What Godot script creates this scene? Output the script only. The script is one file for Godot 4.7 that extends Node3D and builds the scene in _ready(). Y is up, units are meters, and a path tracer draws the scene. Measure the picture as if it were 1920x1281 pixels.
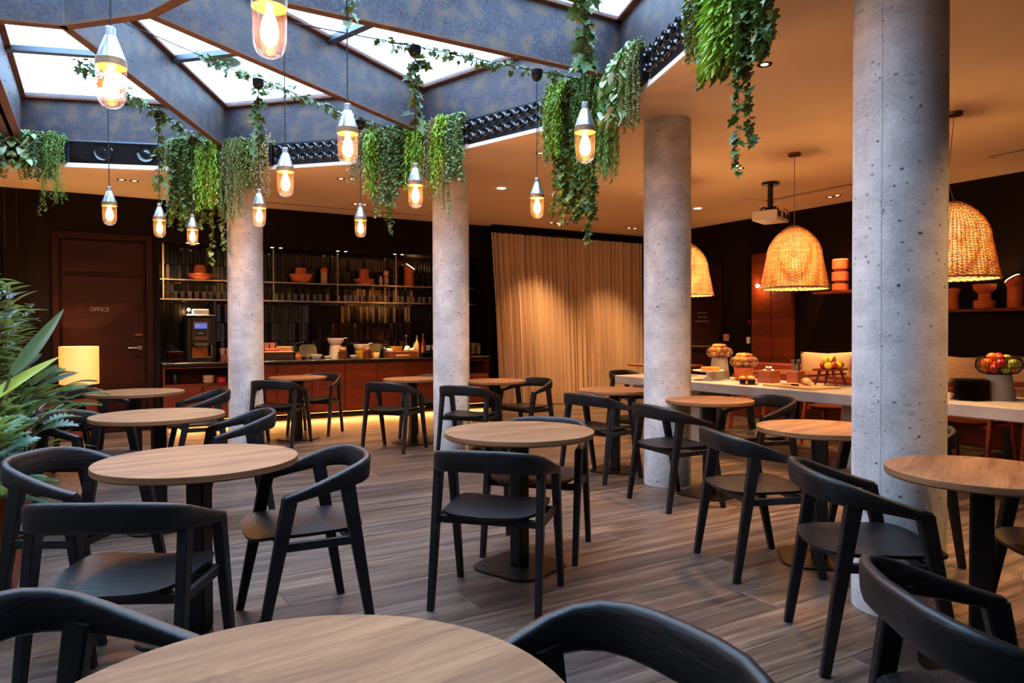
extends Node3D
# Hotel breakfast room under a polygonal skylight. x runs along the back wall, -z towards it, y up, metres.

const CEILING := 3.02
const BACK := -10.45
const RIGHT := 8.85
const MIRROR := -0.72
# corners of the ceiling opening (x, z); the mirror wall cuts it in half
const RIM := [Vector2(-0.72, -9.03), Vector2(1.24, -8.34), Vector2(2.88, -6.72), Vector2(3.63, -4.5), Vector2(2.88, -2.28), Vector2(1.24, -0.66), Vector2(-0.72, 0.03)]
const HUB := [Vector2(-0.67, -5.69), Vector2(-0.15, -5.55), Vector2(0.315, -5.08), Vector2(0.57, -4.5), Vector2(0.315, -3.92), Vector2(-0.15, -3.45), Vector2(-0.67, -3.31)]

var st: SurfaceTool
var M := {}
var used := {}
var rng := RandomNumberGenerator.new()
var tex := {}
var group_id := 0

func _ready():
	rng.seed = 20240611
	set_camera()
	set_sky()
	make_materials()
	build_room()
	build_skylight()
	build_columns()
	build_ceiling_fittings()
	build_tables_and_chairs()
	build_pendants()
	build_back_counter()
	build_back_items()
	build_stone_counter()
	build_right_side()
	build_left_corner()
	build_hanging_plants()

func set_camera():
	var cam := Camera3D.new()
	cam.name = "camera"
	var yaw := deg_to_rad(30.3)
	var pitch := 0.015
	var roll := 0.0032
	var f0 := Vector3(sin(yaw), 0, -cos(yaw))
	var r0 := Vector3(cos(yaw), 0, sin(yaw))
	var f := f0 * cos(pitch) - Vector3.UP * sin(pitch)
	var u1 := Vector3.UP * cos(pitch) + f0 * sin(pitch)
	var r := r0 * cos(roll) - u1 * sin(roll)
	var u := u1 * cos(roll) + r0 * sin(roll)
	cam.transform = Transform3D(Basis(r, u, -f), Vector3(0, 1.28, 0))
	cam.fov = rad_to_deg(2.0 * atan(640.5 / 1337.0))
	cam.near = 0.05
	add_child(cam)

func set_sky():
	var we := WorldEnvironment.new()
	we.name = "environment"
	var e := Environment.new()
	e.background_mode = Environment.BG_SKY
	var sky := Sky.new()
	var sm := ProceduralSkyMaterial.new()
	sm.sky_top_color = Color(0.69, 0.845, 1.0)
	sm.sky_horizon_color = Color(0.73, 0.875, 1.0)
	sm.ground_bottom_color = Color(0.35, 0.37, 0.4)
	sm.ground_horizon_color = Color(0.6, 0.65, 0.7)
	sm.sky_energy_multiplier = 3.2
	sm.sun_angle_max = 0.0
	sky.sky_material = sm
	e.sky = sky
	e.tonemap_mode = Environment.TONE_MAPPER_LINEAR
	e.tonemap_exposure = 1.0
	e.sdfgi_enabled = true
	e.ssao_enabled = true
	e.ssil_enabled = true
	we.environment = e
	add_child(we)

# ---------------------------------------------------------------- objects
func numbered(n: String) -> String:
	if not used.has(n):
		used[n] = 0
		return n
	used[n] += 1
	return "%s_%03d" % [n, used[n]]

func thing(called: String, label: String, category: String, at := Vector3.ZERO, turn := 0.0, group := "") -> Node3D:
	var o := Node3D.new()
	o.name = numbered(called)
	add_child(o)
	o.position = at
	o.rotation.y = turn
	tag(o, label, category, group)
	return o

func tag(o, label: String, category: String, group := ""):
	o.set_meta("label", label)
	o.set_meta("category", category)
	if group != "":
		o.set_meta("group", group)

func part(called: String, mesh: Mesh, mat: Material, parent: Node, at := Vector3.ZERO, turn := 0.0) -> MeshInstance3D:
	var o := MeshInstance3D.new()
	o.name = called if parent != self else numbered(called)
	o.mesh = mesh
	o.material_override = mat
	parent.add_child(o, true)
	o.position = at
	o.rotation.y = turn
	return o

func single(called: String, label: String, category: String, mesh: Mesh, mat: Material, at := Vector3.ZERO, turn := 0.0, group := "") -> MeshInstance3D:
	var o := part(called, mesh, mat, self, at, turn)
	tag(o, label, category, group)
	return o

func struct(called: String, mesh: Mesh, mat: Material, at := Vector3.ZERO) -> MeshInstance3D:
	var o := part(called, mesh, mat, self, at)
	o.set_meta("kind", "structure")
	return o

func copy(root: Node3D, at: Vector3, turn: float, label: String, group := "") -> Node3D:
	var r: Node3D = root.duplicate()
	r.name = numbered(String(root.get_meta("base", String(root.name))))
	add_child(r)
	r.position = at
	r.rotation.y = turn
	r.set_meta("label", label)
	if group != "":
		r.set_meta("group", group)
	return r

func omni(parent: Node, called: String, at: Vector3, color: Color, energy: float, size := 0.03):
	var l := OmniLight3D.new()
	l.name = called
	l.light_color = color
	l.light_energy = energy
	l.light_size = size
	l.omni_range = 14.0
	l.omni_attenuation = 2.0
	l.shadow_enabled = true
	parent.add_child(l, true)
	l.position = at
	return l

func spot(parent: Node, called: String, at: Vector3, towards: Vector3, color: Color, energy: float, angle := 35.0, size := 0.03):
	var l := SpotLight3D.new()
	l.name = called
	l.light_color = color
	l.light_energy = energy
	l.light_size = size
	l.spot_angle = angle
	l.spot_range = 14.0
	l.spot_attenuation = 2.0
	l.spot_angle_attenuation = 1.6
	l.shadow_enabled = true
	parent.add_child(l, true)
	l.position = at
	var d := towards.normalized()
	l.basis = Basis.looking_at(d, Vector3.FORWARD if absf(d.y) > 0.9 else Vector3.UP)
	return l

func area(parent: Node, called: String, at: Vector3, towards: Vector3, up: Vector3, size: Vector2, color: Color, energy: float):
	var l := AreaLight3D.new()
	l.name = called
	l.light_color = color
	l.light_energy = energy
	l.area_size = size
	l.area_range = 14.0
	l.area_attenuation = 2.0
	l.shadow_enabled = true
	parent.add_child(l, true)
	l.position = at
	l.basis = Basis.looking_at(towards.normalized(), up)
	return l

# ---------------------------------------------------------------- shapes
func mb(smooth := false):
	st = SurfaceTool.new()
	st.begin(Mesh.PRIMITIVE_TRIANGLES)
	st.set_smooth_group(0 if smooth else -1)
	group_id = 1

func done() -> ArrayMesh:
	st.generate_normals()
	return st.commit()

func tri(a: Vector3, b: Vector3, c: Vector3):
	st.add_vertex(a)
	st.add_vertex(c)
	st.add_vertex(b)

func quad(a: Vector3, b: Vector3, c: Vector3, d: Vector3):
	tri(a, b, c)
	tri(a, c, d)

# a convex face whose front looks away from a point inside
func away(pts: Array, inside: Vector3):
	var n: Vector3 = (pts[1] - pts[0]).cross(pts[2] - pts[0])
	var flip: bool = n.dot(pts[0] - inside) < 0.0
	for i in range(1, pts.size() - 1):
		if flip:
			tri(pts[0], pts[i + 1], pts[i])
		else:
			tri(pts[0], pts[i], pts[i + 1])

func box(c: Vector3, s: Vector3, b := Basis.IDENTITY):
	var h := s * 0.5
	var p := []
	for i in 8:
		p.append(c + b * Vector3(h.x if i & 1 else -h.x, h.y if i & 2 else -h.y, h.z if i & 4 else -h.z))
	for q in [[0, 2, 3, 1], [4, 5, 7, 6], [0, 1, 5, 4], [2, 6, 7, 3], [0, 4, 6, 2], [1, 3, 7, 5]]:
		quad(p[q[0]], p[q[1]], p[q[2]], p[q[3]])

# a box with chamfered edges
func cbox(c: Vector3, s: Vector3, bev := 0.005, b := Basis.IDENTITY):
	var h := s * 0.5
	var e := minf(bev, minf(h.x, minf(h.y, h.z)) * 0.9)
	var P := {}
	for sx in [-1, 1]:
		for sy in [-1, 1]:
			for sz in [-1, 1]:
				P[[sx, sy, sz, 0]] = c + b * Vector3(sx * h.x, sy * (h.y - e), sz * (h.z - e))
				P[[sx, sy, sz, 1]] = c + b * Vector3(sx * (h.x - e), sy * h.y, sz * (h.z - e))
				P[[sx, sy, sz, 2]] = c + b * Vector3(sx * (h.x - e), sy * (h.y - e), sz * h.z)
	for k in [-1, 1]:
		away([P[[k, -1, -1, 0]], P[[k, 1, -1, 0]], P[[k, 1, 1, 0]], P[[k, -1, 1, 0]]], c)
		away([P[[-1, k, -1, 1]], P[[1, k, -1, 1]], P[[1, k, 1, 1]], P[[-1, k, 1, 1]]], c)
		away([P[[-1, -1, k, 2]], P[[1, -1, k, 2]], P[[1, 1, k, 2]], P[[-1, 1, k, 2]]], c)
		for j in [-1, 1]:
			away([P[[k, j, -1, 0]], P[[k, j, -1, 1]], P[[k, j, 1, 1]], P[[k, j, 1, 0]]], c)
			away([P[[k, -1, j, 0]], P[[k, -1, j, 2]], P[[k, 1, j, 2]], P[[k, 1, j, 0]]], c)
			away([P[[-1, k, j, 1]], P[[-1, k, j, 2]], P[[1, k, j, 2]], P[[1, k, j, 1]]], c)
			for i in [-1, 1]:
				away([P[[k, j, i, 0]], P[[k, j, i, 1]], P[[k, j, i, 2]]], c)

func box_mesh(s: Vector3, bev := 0.0, c := Vector3.ZERO) -> ArrayMesh:
	mb()
	if bev > 0.0:
		cbox(c, s, bev)
	else:
		box(c, s)
	return done()

# profile of (radius, height) turned round the y axis; going up on the outside. Sharp bends stay sharp.
func lathe(prof: Array, seg := 24, at := Vector3.ZERO, wob := 0.0):
	for i in prof.size() - 1:
		var a: Vector2 = prof[i]
		var b: Vector2 = prof[i + 1]
		if i > 0:
			var d0: Vector2 = a - prof[i - 1]
			if absf(d0.angle_to(b - a)) > 0.6:
				group_id += 1
		st.set_smooth_group(group_id)
		for k in seg:
			var t0 := TAU * k / seg
			var t1 := TAU * ((k + 1) % seg) / seg
			var w0 := 1.0 + wob * sin(t0 * 3.0 + i)
			var w1 := 1.0 + wob * sin(t1 * 3.0 + i)
			var p00 := at + Vector3(a.x * w0 * cos(t0), a.y, a.x * w0 * sin(t0))
			var p01 := at + Vector3(a.x * w1 * cos(t1), a.y, a.x * w1 * sin(t1))
			var p10 := at + Vector3(b.x * w0 * cos(t0), b.y, b.x * w0 * sin(t0))
			var p11 := at + Vector3(b.x * w1 * cos(t1), b.y, b.x * w1 * sin(t1))
			if a.x > 0.00001:
				tri(p00, p10, p01)
			if b.x > 0.00001:
				tri(p01, p10, p11)
	group_id += 1

func lathe_mesh(prof: Array, seg := 24) -> ArrayMesh:
	mb()
	lathe(prof, seg)
	return done()

# a round bar along points; radius a number or an array
func tube(pts: Array, rad, seg := 6, closed := false, squash := 1.0):
	var n := pts.size()
	var rings := []
	var t: Vector3 = (pts[1] - pts[0]).normalized()
	var u := t.cross(Vector3.UP if absf(t.y) < 0.9 else Vector3.RIGHT).normalized()
	for i in n:
		var a: Vector3 = pts[(i - 1 + n) % n] if closed or i > 0 else pts[0]
		var b: Vector3 = pts[(i + 1) % n] if closed or i < n - 1 else pts[n - 1]
		t = (b - a).normalized()
		u = (u - t * u.dot(t)).normalized()
		var v := t.cross(u)
		var r: float = rad[i] if rad is Array else rad
		var ring := []
		for k in seg:
			var w := TAU * k / seg
			ring.append(pts[i] + u * (cos(w) * r) + v * (sin(w) * r * squash))
		rings.append(ring)
	st.set_smooth_group(group_id)
	for i in (n if closed else n - 1):
		var A: Array = rings[i]
		var B: Array = rings[(i + 1) % n]
		for k in seg:
			var l := (k + 1) % seg
			quad(A[k], A[l], B[l], B[k])
	group_id += 1
	if not closed:
		st.set_smooth_group(-1)
		for k in range(1, seg - 1):
			tri(rings[0][0], rings[0][k + 1], rings[0][k])
			tri(rings[n - 1][0], rings[n - 1][k], rings[n - 1][k + 1])

func ring_pts(r: float, y: float, seg: int, c := Vector3.ZERO) -> Array:
	var p := []
	for k in seg:
		p.append(c + Vector3(r * cos(TAU * k / seg), y, r * sin(TAU * k / seg)))
	return p

# a bar with a chamfered rectangular section that tapers from a to b
func taper(a: Vector3, b: Vector3, sa: Vector2, sb: Vector2, side := Vector3.RIGHT):
	var t := (b - a).normalized()
	var u := (side - t * side.dot(t)).normalized()
	var v := t.cross(u)
	var rings := []
	for e in [[a, sa], [b, sb]]:
		var h: Vector2 = e[1] * 0.5
		var k := minf(h.x, h.y) * 0.3
		var ring := []
		for q in [Vector2(h.x, h.y - k), Vector2(h.x - k, h.y), Vector2(k - h.x, h.y), Vector2(-h.x, h.y - k), Vector2(-h.x, k - h.y), Vector2(k - h.x, -h.y), Vector2(h.x - k, -h.y), Vector2(h.x, k - h.y)]:
			ring.append(e[0] + u * q.x + v * q.y)
		rings.append(ring)
	st.set_smooth_group(-1)
	for k in 8:
		var l := (k + 1) % 8
		quad(rings[0][k], rings[0][l], rings[1][l], rings[1][k])
	away(rings[0], (a + b) * 0.5)
	away(rings[1], (a + b) * 0.5)

# an upright slab over a plan outline
func prism(poly: PackedVector2Array, y0: float, y1: float):
	var p := poly
	var turn := 0.0
	for i in p.size():
		turn += p[i].cross(p[(i + 1) % p.size()])
	if turn < 0.0:
		p.reverse()
	st.set_smooth_group(-1)
	var idx := Geometry2D.triangulate_polygon(p)
	var up := func(q: Vector2, y: float) -> Vector3: return Vector3(q.x, y, q.y)
	for i in range(0, idx.size(), 3):
		var a := p[idx[i]]
		var b := p[idx[i + 1]]
		var c := p[idx[i + 2]]
		if (b - a).cross(c - a) < 0.0:
			var s := b
			b = c
			c = s
		tri(up.call(a, y1), up.call(c, y1), up.call(b, y1))
		tri(up.call(a, y0), up.call(b, y0), up.call(c, y0))
	for i in p.size():
		var a := p[i]
		var b := p[(i + 1) % p.size()]
		quad(up.call(b, y0), up.call(a, y0), up.call(a, y1), up.call(b, y1))

func rounded_square(w: float, d: float, r: float, n := 6) -> PackedVector2Array:
	var out := PackedVector2Array()
	for q in [[1, 1, 0.0], [-1, 1, PI / 2], [-1, -1, PI], [1, -1, PI * 1.5]]:
		for k in n + 1:
			var a: float = q[2] + PI / 2 * k / n
			out.append(Vector2(q[0] * (w / 2 - r) + r * cos(a), q[1] * (d / 2 - r) + r * sin(a)))
	return out

# ball with bumps, for bread and fruit
func blob(c: Vector3, s: Vector3, seg := 14, bump := 0.0, b := Basis.IDENTITY, ph := 0.0):
	st.set_smooth_group(group_id)
	var g := []
	var rows := seg / 2
	for i in rows + 1:
		var row := []
		var v := PI * i / rows
		for k in seg:
			var u := TAU * k / seg
			var q := Vector3(sin(v) * cos(u), -cos(v), sin(v) * sin(u))
			var f := 1.0 + bump * (sin(q.x * 5.0 + ph) * cos(q.z * 4.0 + ph * 2.0) + 0.5 * sin(q.y * 7.0 + ph))
			row.append(c + b * (q * f * s))
		g.append(row)
	for i in rows:
		for k in seg:
			var l := (k + 1) % seg
			if i > 0:
				tri(g[i][k], g[i + 1][k], g[i][l])
			if i < rows - 1:
				tri(g[i][l], g[i + 1][k], g[i + 1][l])
	group_id += 1

func blob_mesh(s: Vector3, bump := 0.0, ph := 0.0, seg := 14) -> ArrayMesh:
	mb()
	blob(Vector3(0, s.y, 0), s, seg, bump, Basis.IDENTITY, ph)
	return done()

# ---------------------------------------------------------------- materials
func plain(n: String, c: Color, rough := 0.6, metal := 0.0) -> StandardMaterial3D:
	var m := StandardMaterial3D.new()
	m.resource_name = n
	m.albedo_color = c
	m.roughness = rough
	m.metallic = metal
	M[n] = m
	return m

func glowing(n: String, c: Color, e: float, base := Color(0.9, 0.85, 0.8)) -> StandardMaterial3D:
	var m := plain(n, base, 0.5)
	m.emission_enabled = true
	m.emission = c
	m.emission_energy_multiplier = e
	return m

func glassy(n: String, c: Color, alpha: float, rough := 0.03) -> StandardMaterial3D:
	var m := plain(n, Color(c.r, c.g, c.b, alpha), rough)
	m.transparency = BaseMaterial3D.TRANSPARENCY_ALPHA
	return m

func textured(n: String, t: Texture2D, scale: Vector3, rough: float, world := false, tint := Color.WHITE, metal := 0.0, offset := Vector3.ZERO) -> StandardMaterial3D:
	var m := plain(n, tint, rough, metal)
	m.albedo_texture = t
	m.uv1_triplanar = true
	m.uv1_world_triplanar = world
	m.uv1_scale = scale
	m.uv1_offset = offset
	return m

func noise(sd: int, f: float, oct := 3) -> FastNoiseLite:
	var n := FastNoiseLite.new()
	n.seed = sd
	n.noise_type = FastNoiseLite.TYPE_SIMPLEX_SMOOTH
	n.frequency = f
	n.fractal_octaves = oct
	return n

# tileable noise, drawn small and stretched along u where the pattern is to be streaky; bytes 0..255
func layer(w: int, h: int, sd: int, f: float, oct := 3, squeeze := 1) -> PackedByteArray:
	var img := noise(sd, f, oct).get_seamless_image(maxi(w / squeeze, 8), h, false, false, 0.2)
	img.convert(Image.FORMAT_L8)
	if squeeze > 1:
		img.resize(w, h, Image.INTERPOLATE_CUBIC)
	return img.get_data()

# wood: grain runs along u; staves are glued side by side over v (0 for a single board)
func wood_image(w: int, h: int, sd: int, low: Color, high: Color, staves: int, pore: float, contrast := 1.0, bump := false) -> ImageTexture:
	var img := Image.create(w, h, true, Image.FORMAT_RGB8)
	var A := layer(w, h, sd, 0.018, 3, 10)
	var B := layer(w, h, sd + 7, 0.26, 2, 24)
	var C := layer(w, h, sd + 13, 0.06, 3, 12)
	var r := RandomNumberGenerator.new()
	r.seed = sd
	var tone := []
	var shift := []
	for i in maxi(staves, 1):
		tone.append(r.randf_range(-0.2, 0.2) if staves > 0 else 0.0)
		shift.append(r.randi_range(0, w - 1))
	for y in h:
		var v := float(y) / h
		var k := int(v * staves) if staves > 0 else 0
		for x in w:
			var i: int = y * w + (x + shift[k]) % w
			var g := A[i] / 255.0 - 0.5
			var f := B[i] / 255.0 - 0.5
			var c := C[i] / 255.0 - 0.5
			var wave := sin(v * TAU * 14.0 + g * 34.0)
			var t: float = 0.5 + contrast * (0.7 * g + 0.10 * wave + 0.45 * f + 0.55 * c + tone[k])
			if f > 0.17:
				t -= pore
			t = clampf(t, 0.0, 1.0)
			img.set_pixel(x, y, Color(t, t, t) if bump else low.lerp(high, t))
	if bump:
		img.bump_map_to_normal_map(3.0)
	img.generate_mipmaps()
	return ImageTexture.create_from_image(img)

func concrete_image(w: int, sd: int) -> ImageTexture:
	var img := Image.create(w, w, true, Image.FORMAT_RGB8)
	var A := layer(w, w, sd, 0.006, 4)
	var B := layer(w, w, sd + 3, 0.08, 3)
	var C := layer(w, w, sd + 5, 0.03, 2, 1)
	for y in w:
		for x in w:
			var i := y * w + x
			var t := 0.70 + 0.20 * (A[i] / 255.0 - 0.5) + 0.12 * (B[i] / 255.0 - 0.5) + 0.05 * (C[i] / 255.0 - 0.5)
			img.set_pixel(x, y, Color(t, t * 0.99, t * 0.97))
	# air holes left by the formwork
	var r := RandomNumberGenerator.new()
	r.seed = sd
	for i in 900:
		var cx := r.randi_range(0, w - 1)
		var cy := r.randi_range(0, w - 1)
		var rad := r.randf_range(0.7, 1.7) if r.randf() < 0.74 else r.randf_range(2.2, 5.6)
		var dark := r.randf_range(0.2, 0.7)
		var sq := r.randf_range(0.8, 1.7)
		for dy in range(-7, 8):
			for dx in range(-7, 8):
				var d := Vector2(dx, dy * sq).length()
				if d < rad:
					var px := (cx + dx + w) % w
					var py := (cy + dy + w) % w
					img.set_pixel(px, py, img.get_pixel(px, py) * dark)
	img.generate_mipmaps()
	return ImageTexture.create_from_image(img)

# blued steel plate with mill scale and rust bloom
func steel_image(w: int, sd: int) -> ImageTexture:
	var img := Image.create(w, w, true, Image.FORMAT_RGB8)
	var A := layer(w, w, sd, 0.007, 5)
	var B := layer(w, w, sd + 11, 0.05, 3)
	var C := layer(w, w, sd + 17, 0.16, 2)
	for y in w:
		for x in w:
			var i := y * w + x
			var a := A[i] / 255.0 - 0.5
			var b := B[i] / 255.0 - 0.5
			var c := C[i] / 255.0 - 0.5
			var rust := clampf((a * 1.6 + b * 0.7 + c * 0.5 - 0.08) * 3.0, 0.0, 1.0)
			var base := Color(0.315, 0.31, 0.335).lerp(Color(0.235, 0.225, 0.25), clampf(0.5 + b * 1.5 - a, 0.0, 1.0))
			base = base * (1.0 + c * 0.5)
			img.set_pixel(x, y, base.lerp(Color(0.41, 0.33, 0.255), rust * 0.85))
	img.generate_mipmaps()
	return ImageTexture.create_from_image(img)

func soft_image(w: int, sd: int, freq: float, lo: Color, hi: Color) -> ImageTexture:
	var img := Image.create(w, w, true, Image.FORMAT_RGB8)
	var A := layer(w, w, sd, freq * 0.004, 4)
	for y in w:
		for x in w:
			img.set_pixel(x, y, lo.lerp(hi, A[y * w + x] / 255.0))
	img.generate_mipmaps()
	return ImageTexture.create_from_image(img)

func make_materials():
	# floor boards: grey brown oak, six tones
	var fl := wood_image(512, 512, 5, Color(0.175, 0.145, 0.13), Color(0.475, 0.41, 0.365), 0, 0.12, 1.0)
	var tones := [Color(1.0, 0.98, 0.96), Color(0.86, 0.85, 0.85), Color(1.08, 1.03, 0.98), Color(0.94, 0.90, 0.86), Color(0.80, 0.78, 0.77), Color(1.02, 0.97, 0.90)]
	for i in 6:
		var m := textured("floor_board_%d" % i, fl, Vector3(0.55, 1.0, 1.7), 0.40, true, tones[i], 0.0, Vector3(i * 0.37, 0, i * 0.23))
		m.metallic_specular = 0.45
	# table tops: glued oak staves
	for i in 3:
		var t := wood_image(512, 512, 31 + i * 5, Color(0.385, 0.255, 0.16), Color(0.615, 0.45, 0.305), 13, 0.08, 0.8)
		var om := textured("oak_%d" % i, t, Vector3(1.0, 1.0, 1.0), 0.5, false, Color.WHITE, 0.0, Vector3(0.3, 0.1, 0.2) * i)
		om.metallic_specular = 0.3
	var ash := wood_image(512, 256, 77, Color(0.028, 0.028, 0.032), Color(0.085, 0.085, 0.095), 0, 0.25, 1.2)
	var bm := textured("black_ash", ash, Vector3(1.6, 1.6, 3.0), 0.44)
	bm.metallic_specular = 0.42
	bm.normal_enabled = true
	bm.normal_texture = wood_image(512, 256, 77, Color.BLACK, Color.WHITE, 0, 0.25, 1.2, true)
	bm.normal_scale = 0.25
	textured("walnut", wood_image(512, 256, 91, Color(0.29, 0.115, 0.055), Color(0.48, 0.20, 0.095), 0, 0.12, 0.9), Vector3(0.9, 0.9, 0.9), 0.45)
	textured("dark_walnut", wood_image(256, 256, 93, Color(0.115, 0.05, 0.032), Color(0.185, 0.082, 0.05), 0, 0.1, 0.9), Vector3(0.9, 0.9, 0.9), 0.5)
	textured("red_walnut", wood_image(256, 256, 92, Color(0.30, 0.12, 0.07), Color(0.50, 0.23, 0.125), 0, 0.1, 0.9), Vector3(1.2, 1.2, 1.2), 0.4)
	textured("chestnut", wood_image(256, 256, 97, Color(0.45, 0.21, 0.11), Color(0.66, 0.36, 0.20), 6, 0.06, 0.9), Vector3(1.0, 1.0, 1.0), 0.42)
	textured("beech", wood_image(256, 256, 99, Color(0.66, 0.50, 0.33), Color(0.82, 0.68, 0.50), 5, 0.04, 0.9), Vector3(2.0, 2.0, 2.0), 0.5)
	textured("concrete", concrete_image(1024, 3), Vector3(0.7, 0.7, 0.7), 0.85)
	textured("stone", soft_image(256, 8, 3.0, Color(0.59, 0.565, 0.54), Color(0.67, 0.645, 0.615)), Vector3(1.2, 1.2, 1.2), 0.6)
	var sm := textured("steel_plate", steel_image(1024, 21), Vector3(0.6, 0.6, 0.6), 0.55, true, Color(0.95, 0.95, 0.97), 0.2)
	sm.metallic_specular = 0.35
	textured("rusty_edge", soft_image(256, 41, 6.0, Color(0.30, 0.17, 0.11), Color(0.45, 0.29, 0.20)), Vector3(1, 1, 1), 0.75, true)
	textured("ceiling_paint", soft_image(256, 43, 1.4, Color(0.87, 0.75, 0.62), Color(0.90, 0.785, 0.655)), Vector3(0.5, 0.5, 0.5), 0.7, true)
	plain("white_edge", Color(0.90, 0.89, 0.88), 0.6)
	textured("dark_wall", soft_image(256, 44, 2.0, Color(0.075, 0.048, 0.038), Color(0.10, 0.065, 0.05)), Vector3(0.6, 0.6, 0.6), 0.6, true)
	var mir := plain("mirror", Color(0.88, 0.88, 0.88), 0.03, 1.0)
	mir.metallic_specular = 0.6
	var pane := glassy("skylight_glass", Color(0.92, 0.97, 1.0), 0.10, 0.04)
	pane.resource_name = "skylight_glass"
	plain("alu", Color(0.42, 0.45, 0.50), 0.4, 0.8)
	plain("black_metal", Color(0.05, 0.05, 0.052), 0.38, 0.3)
	plain("black_satin", Color(0.035, 0.035, 0.037), 0.5)
	var bt := plain("black_tile", Color(0.055, 0.045, 0.04), 0.09)
	bt.metallic_specular = 0.6
	plain("grout", Color(0.04, 0.035, 0.03), 0.9)
	plain("rack_panel", Color(0.12, 0.135, 0.16), 0.35, 0.5)
	var bg := plain("bottle_glass", Color(0.05, 0.05, 0.06), 0.07)
	bg.metallic_specular = 0.8
	plain("bottle_rim", Color(0.45, 0.44, 0.45), 0.2, 0.9)
	plain("spun_aluminium", Color(0.75, 0.76, 0.78), 0.28, 0.9)
	plain("brass_band", Color(0.62, 0.50, 0.38), 0.35, 0.8)
	glassy("lamp_glass", Color(0.36, 0.31, 0.24), 0.07, 0.10)
	glowing("filament_bulb", Color(1.0, 0.72, 0.38), 9.0)
	glowing("wicker_bulb", Color(1.0, 0.70, 0.36), 14.0)
	glowing("spot_lens", Color(1.0, 0.82, 0.62), 5.0)
	glowing("lamp_disc_glow", Color(1.0, 0.86, 0.66), 5.0)
	glowing("led_glow", Color(1.0, 0.68, 0.32), 4.0)
	glowing("screen_blue", Color(0.34, 0.46, 0.85), 0.9, Color(0.1, 0.1, 0.15))
	glowing("sign_red", Color(0.9, 0.1, 0.12), 0.5, Color(0.3, 0.02, 0.02))
	var sh := plain("lamp_linen", Color(0.93, 0.86, 0.70), 0.9)
	sh.backlight = Color(0.95, 0.85, 0.62)
	sh.backlight_enabled = true
	var wk := textured("wicker", wood_image(256, 256, 60, Color(0.66, 0.52, 0.33), Color(0.93, 0.82, 0.62), 0, 0.05, 1.0), Vector3(6, 6, 6), 0.7)
	wk.backlight_enabled = true
	wk.backlight = Color(0.9, 0.78, 0.60)
	plain("cord", Color(0.03, 0.03, 0.03), 0.6)
	plain("pale_cord", Color(0.55, 0.42, 0.33), 0.6)
	var cu := textured("curtain_cloth", soft_image(256, 52, 20.0, Color(0.74, 0.63, 0.515), Color(0.80, 0.69, 0.57)), Vector3(1.5, 1.5, 1.5), 0.95)
	cu.rim_enabled = true
	cu.rim = 0.3
	textured("terracotta", soft_image(256, 55, 3.0, Color(0.70, 0.33, 0.15), Color(0.79, 0.40, 0.20)), Vector3(3, 3, 3), 0.8)
	textured("pale_clay", soft_image(128, 56, 3.0, Color(0.74, 0.52, 0.36), Color(0.80, 0.60, 0.44)), Vector3(3, 3, 3), 0.8)
	plain("white_china", Color(0.88, 0.85, 0.80), 0.25)
	plain("cream_china", Color(0.85, 0.79, 0.69), 0.4)
	plain("grey_stoneware", Color(0.55, 0.52, 0.49), 0.7)
	plain("black_china", Color(0.03, 0.033, 0.038), 0.3)
	plain("green_china", Color(0.13, 0.20, 0.16), 0.3)
	plain("brown_china", Color(0.36, 0.20, 0.12), 0.4)
	plain("pink_china", Color(0.78, 0.58, 0.53), 0.5)
	plain("steel", Color(0.62, 0.60, 0.58), 0.22, 1.0)
	plain("copper", Color(0.72, 0.40, 0.24), 0.28, 0.9)
	plain("dark_wire", Color(0.12, 0.095, 0.085), 0.4, 0.6)
	plain("pale_wire", Color(0.55, 0.48, 0.45), 0.35, 0.6)
	plain("olive_board", Color(0.33, 0.31, 0.20), 0.6)
	plain("burgundy", Color(0.26, 0.07, 0.07), 0.6)
	plain("dark_green", Color(0.10, 0.13, 0.10), 0.6)
	textured("bread", soft_image(128, 65, 4.0, Color(0.66, 0.35, 0.12), Color(0.88, 0.60, 0.28)), Vector3(8, 8, 8), 0.7)
	textured("golden_pastry", soft_image(128, 66, 5.0, Color(0.72, 0.42, 0.14), Color(0.90, 0.66, 0.32)), Vector3(9, 9, 9), 0.5)
	textured("brown_crust", soft_image(128, 67, 4.0, Color(0.45, 0.22, 0.09), Color(0.66, 0.36, 0.16)), Vector3(8, 8, 8), 0.7)
	plain("flour_white", Color(0.92, 0.87, 0.78), 0.8)
	plain("orange_peel", Color(0.93, 0.50, 0.10), 0.5)
	plain("lemon_peel", Color(0.95, 0.80, 0.22), 0.5)
	plain("red_apple", Color(0.72, 0.16, 0.10), 0.35)
	plain("green_apple", Color(0.62, 0.66, 0.20), 0.35)
	plain("banana_peel", Color(0.94, 0.80, 0.36), 0.55)
	plain("foil", Color(0.75, 0.74, 0.73), 0.25, 0.9)
	plain("paper_black", Color(0.05, 0.045, 0.045), 0.8)
	glassy("clear_glass", Color(0.7, 0.65, 0.6), 0.05, 0.02)
	glassy("amber_juice", Color(0.75, 0.45, 0.15), 0.75, 0.05)
	plain("cream_liquid", Color(0.86, 0.74, 0.52), 0.4)
	plain("red_liquid", Color(0.58, 0.16, 0.12), 0.3)
	plain("dark_liquid", Color(0.10, 0.06, 0.05), 0.2)
	textured("linen", soft_image(128, 70, 12.0, Color(0.80, 0.66, 0.49), Color(0.88, 0.76, 0.60)), Vector3(3, 3, 3), 0.95)
	plain("terracotta_cloth", Color(0.62, 0.26, 0.17), 0.9)
	plain("projector_white", Color(0.76, 0.72, 0.67), 0.5)
	plain("soil", Color(0.07, 0.05, 0.04), 0.95)
	plain("chrome", Color(0.78, 0.76, 0.74), 0.2, 1.0)
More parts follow.
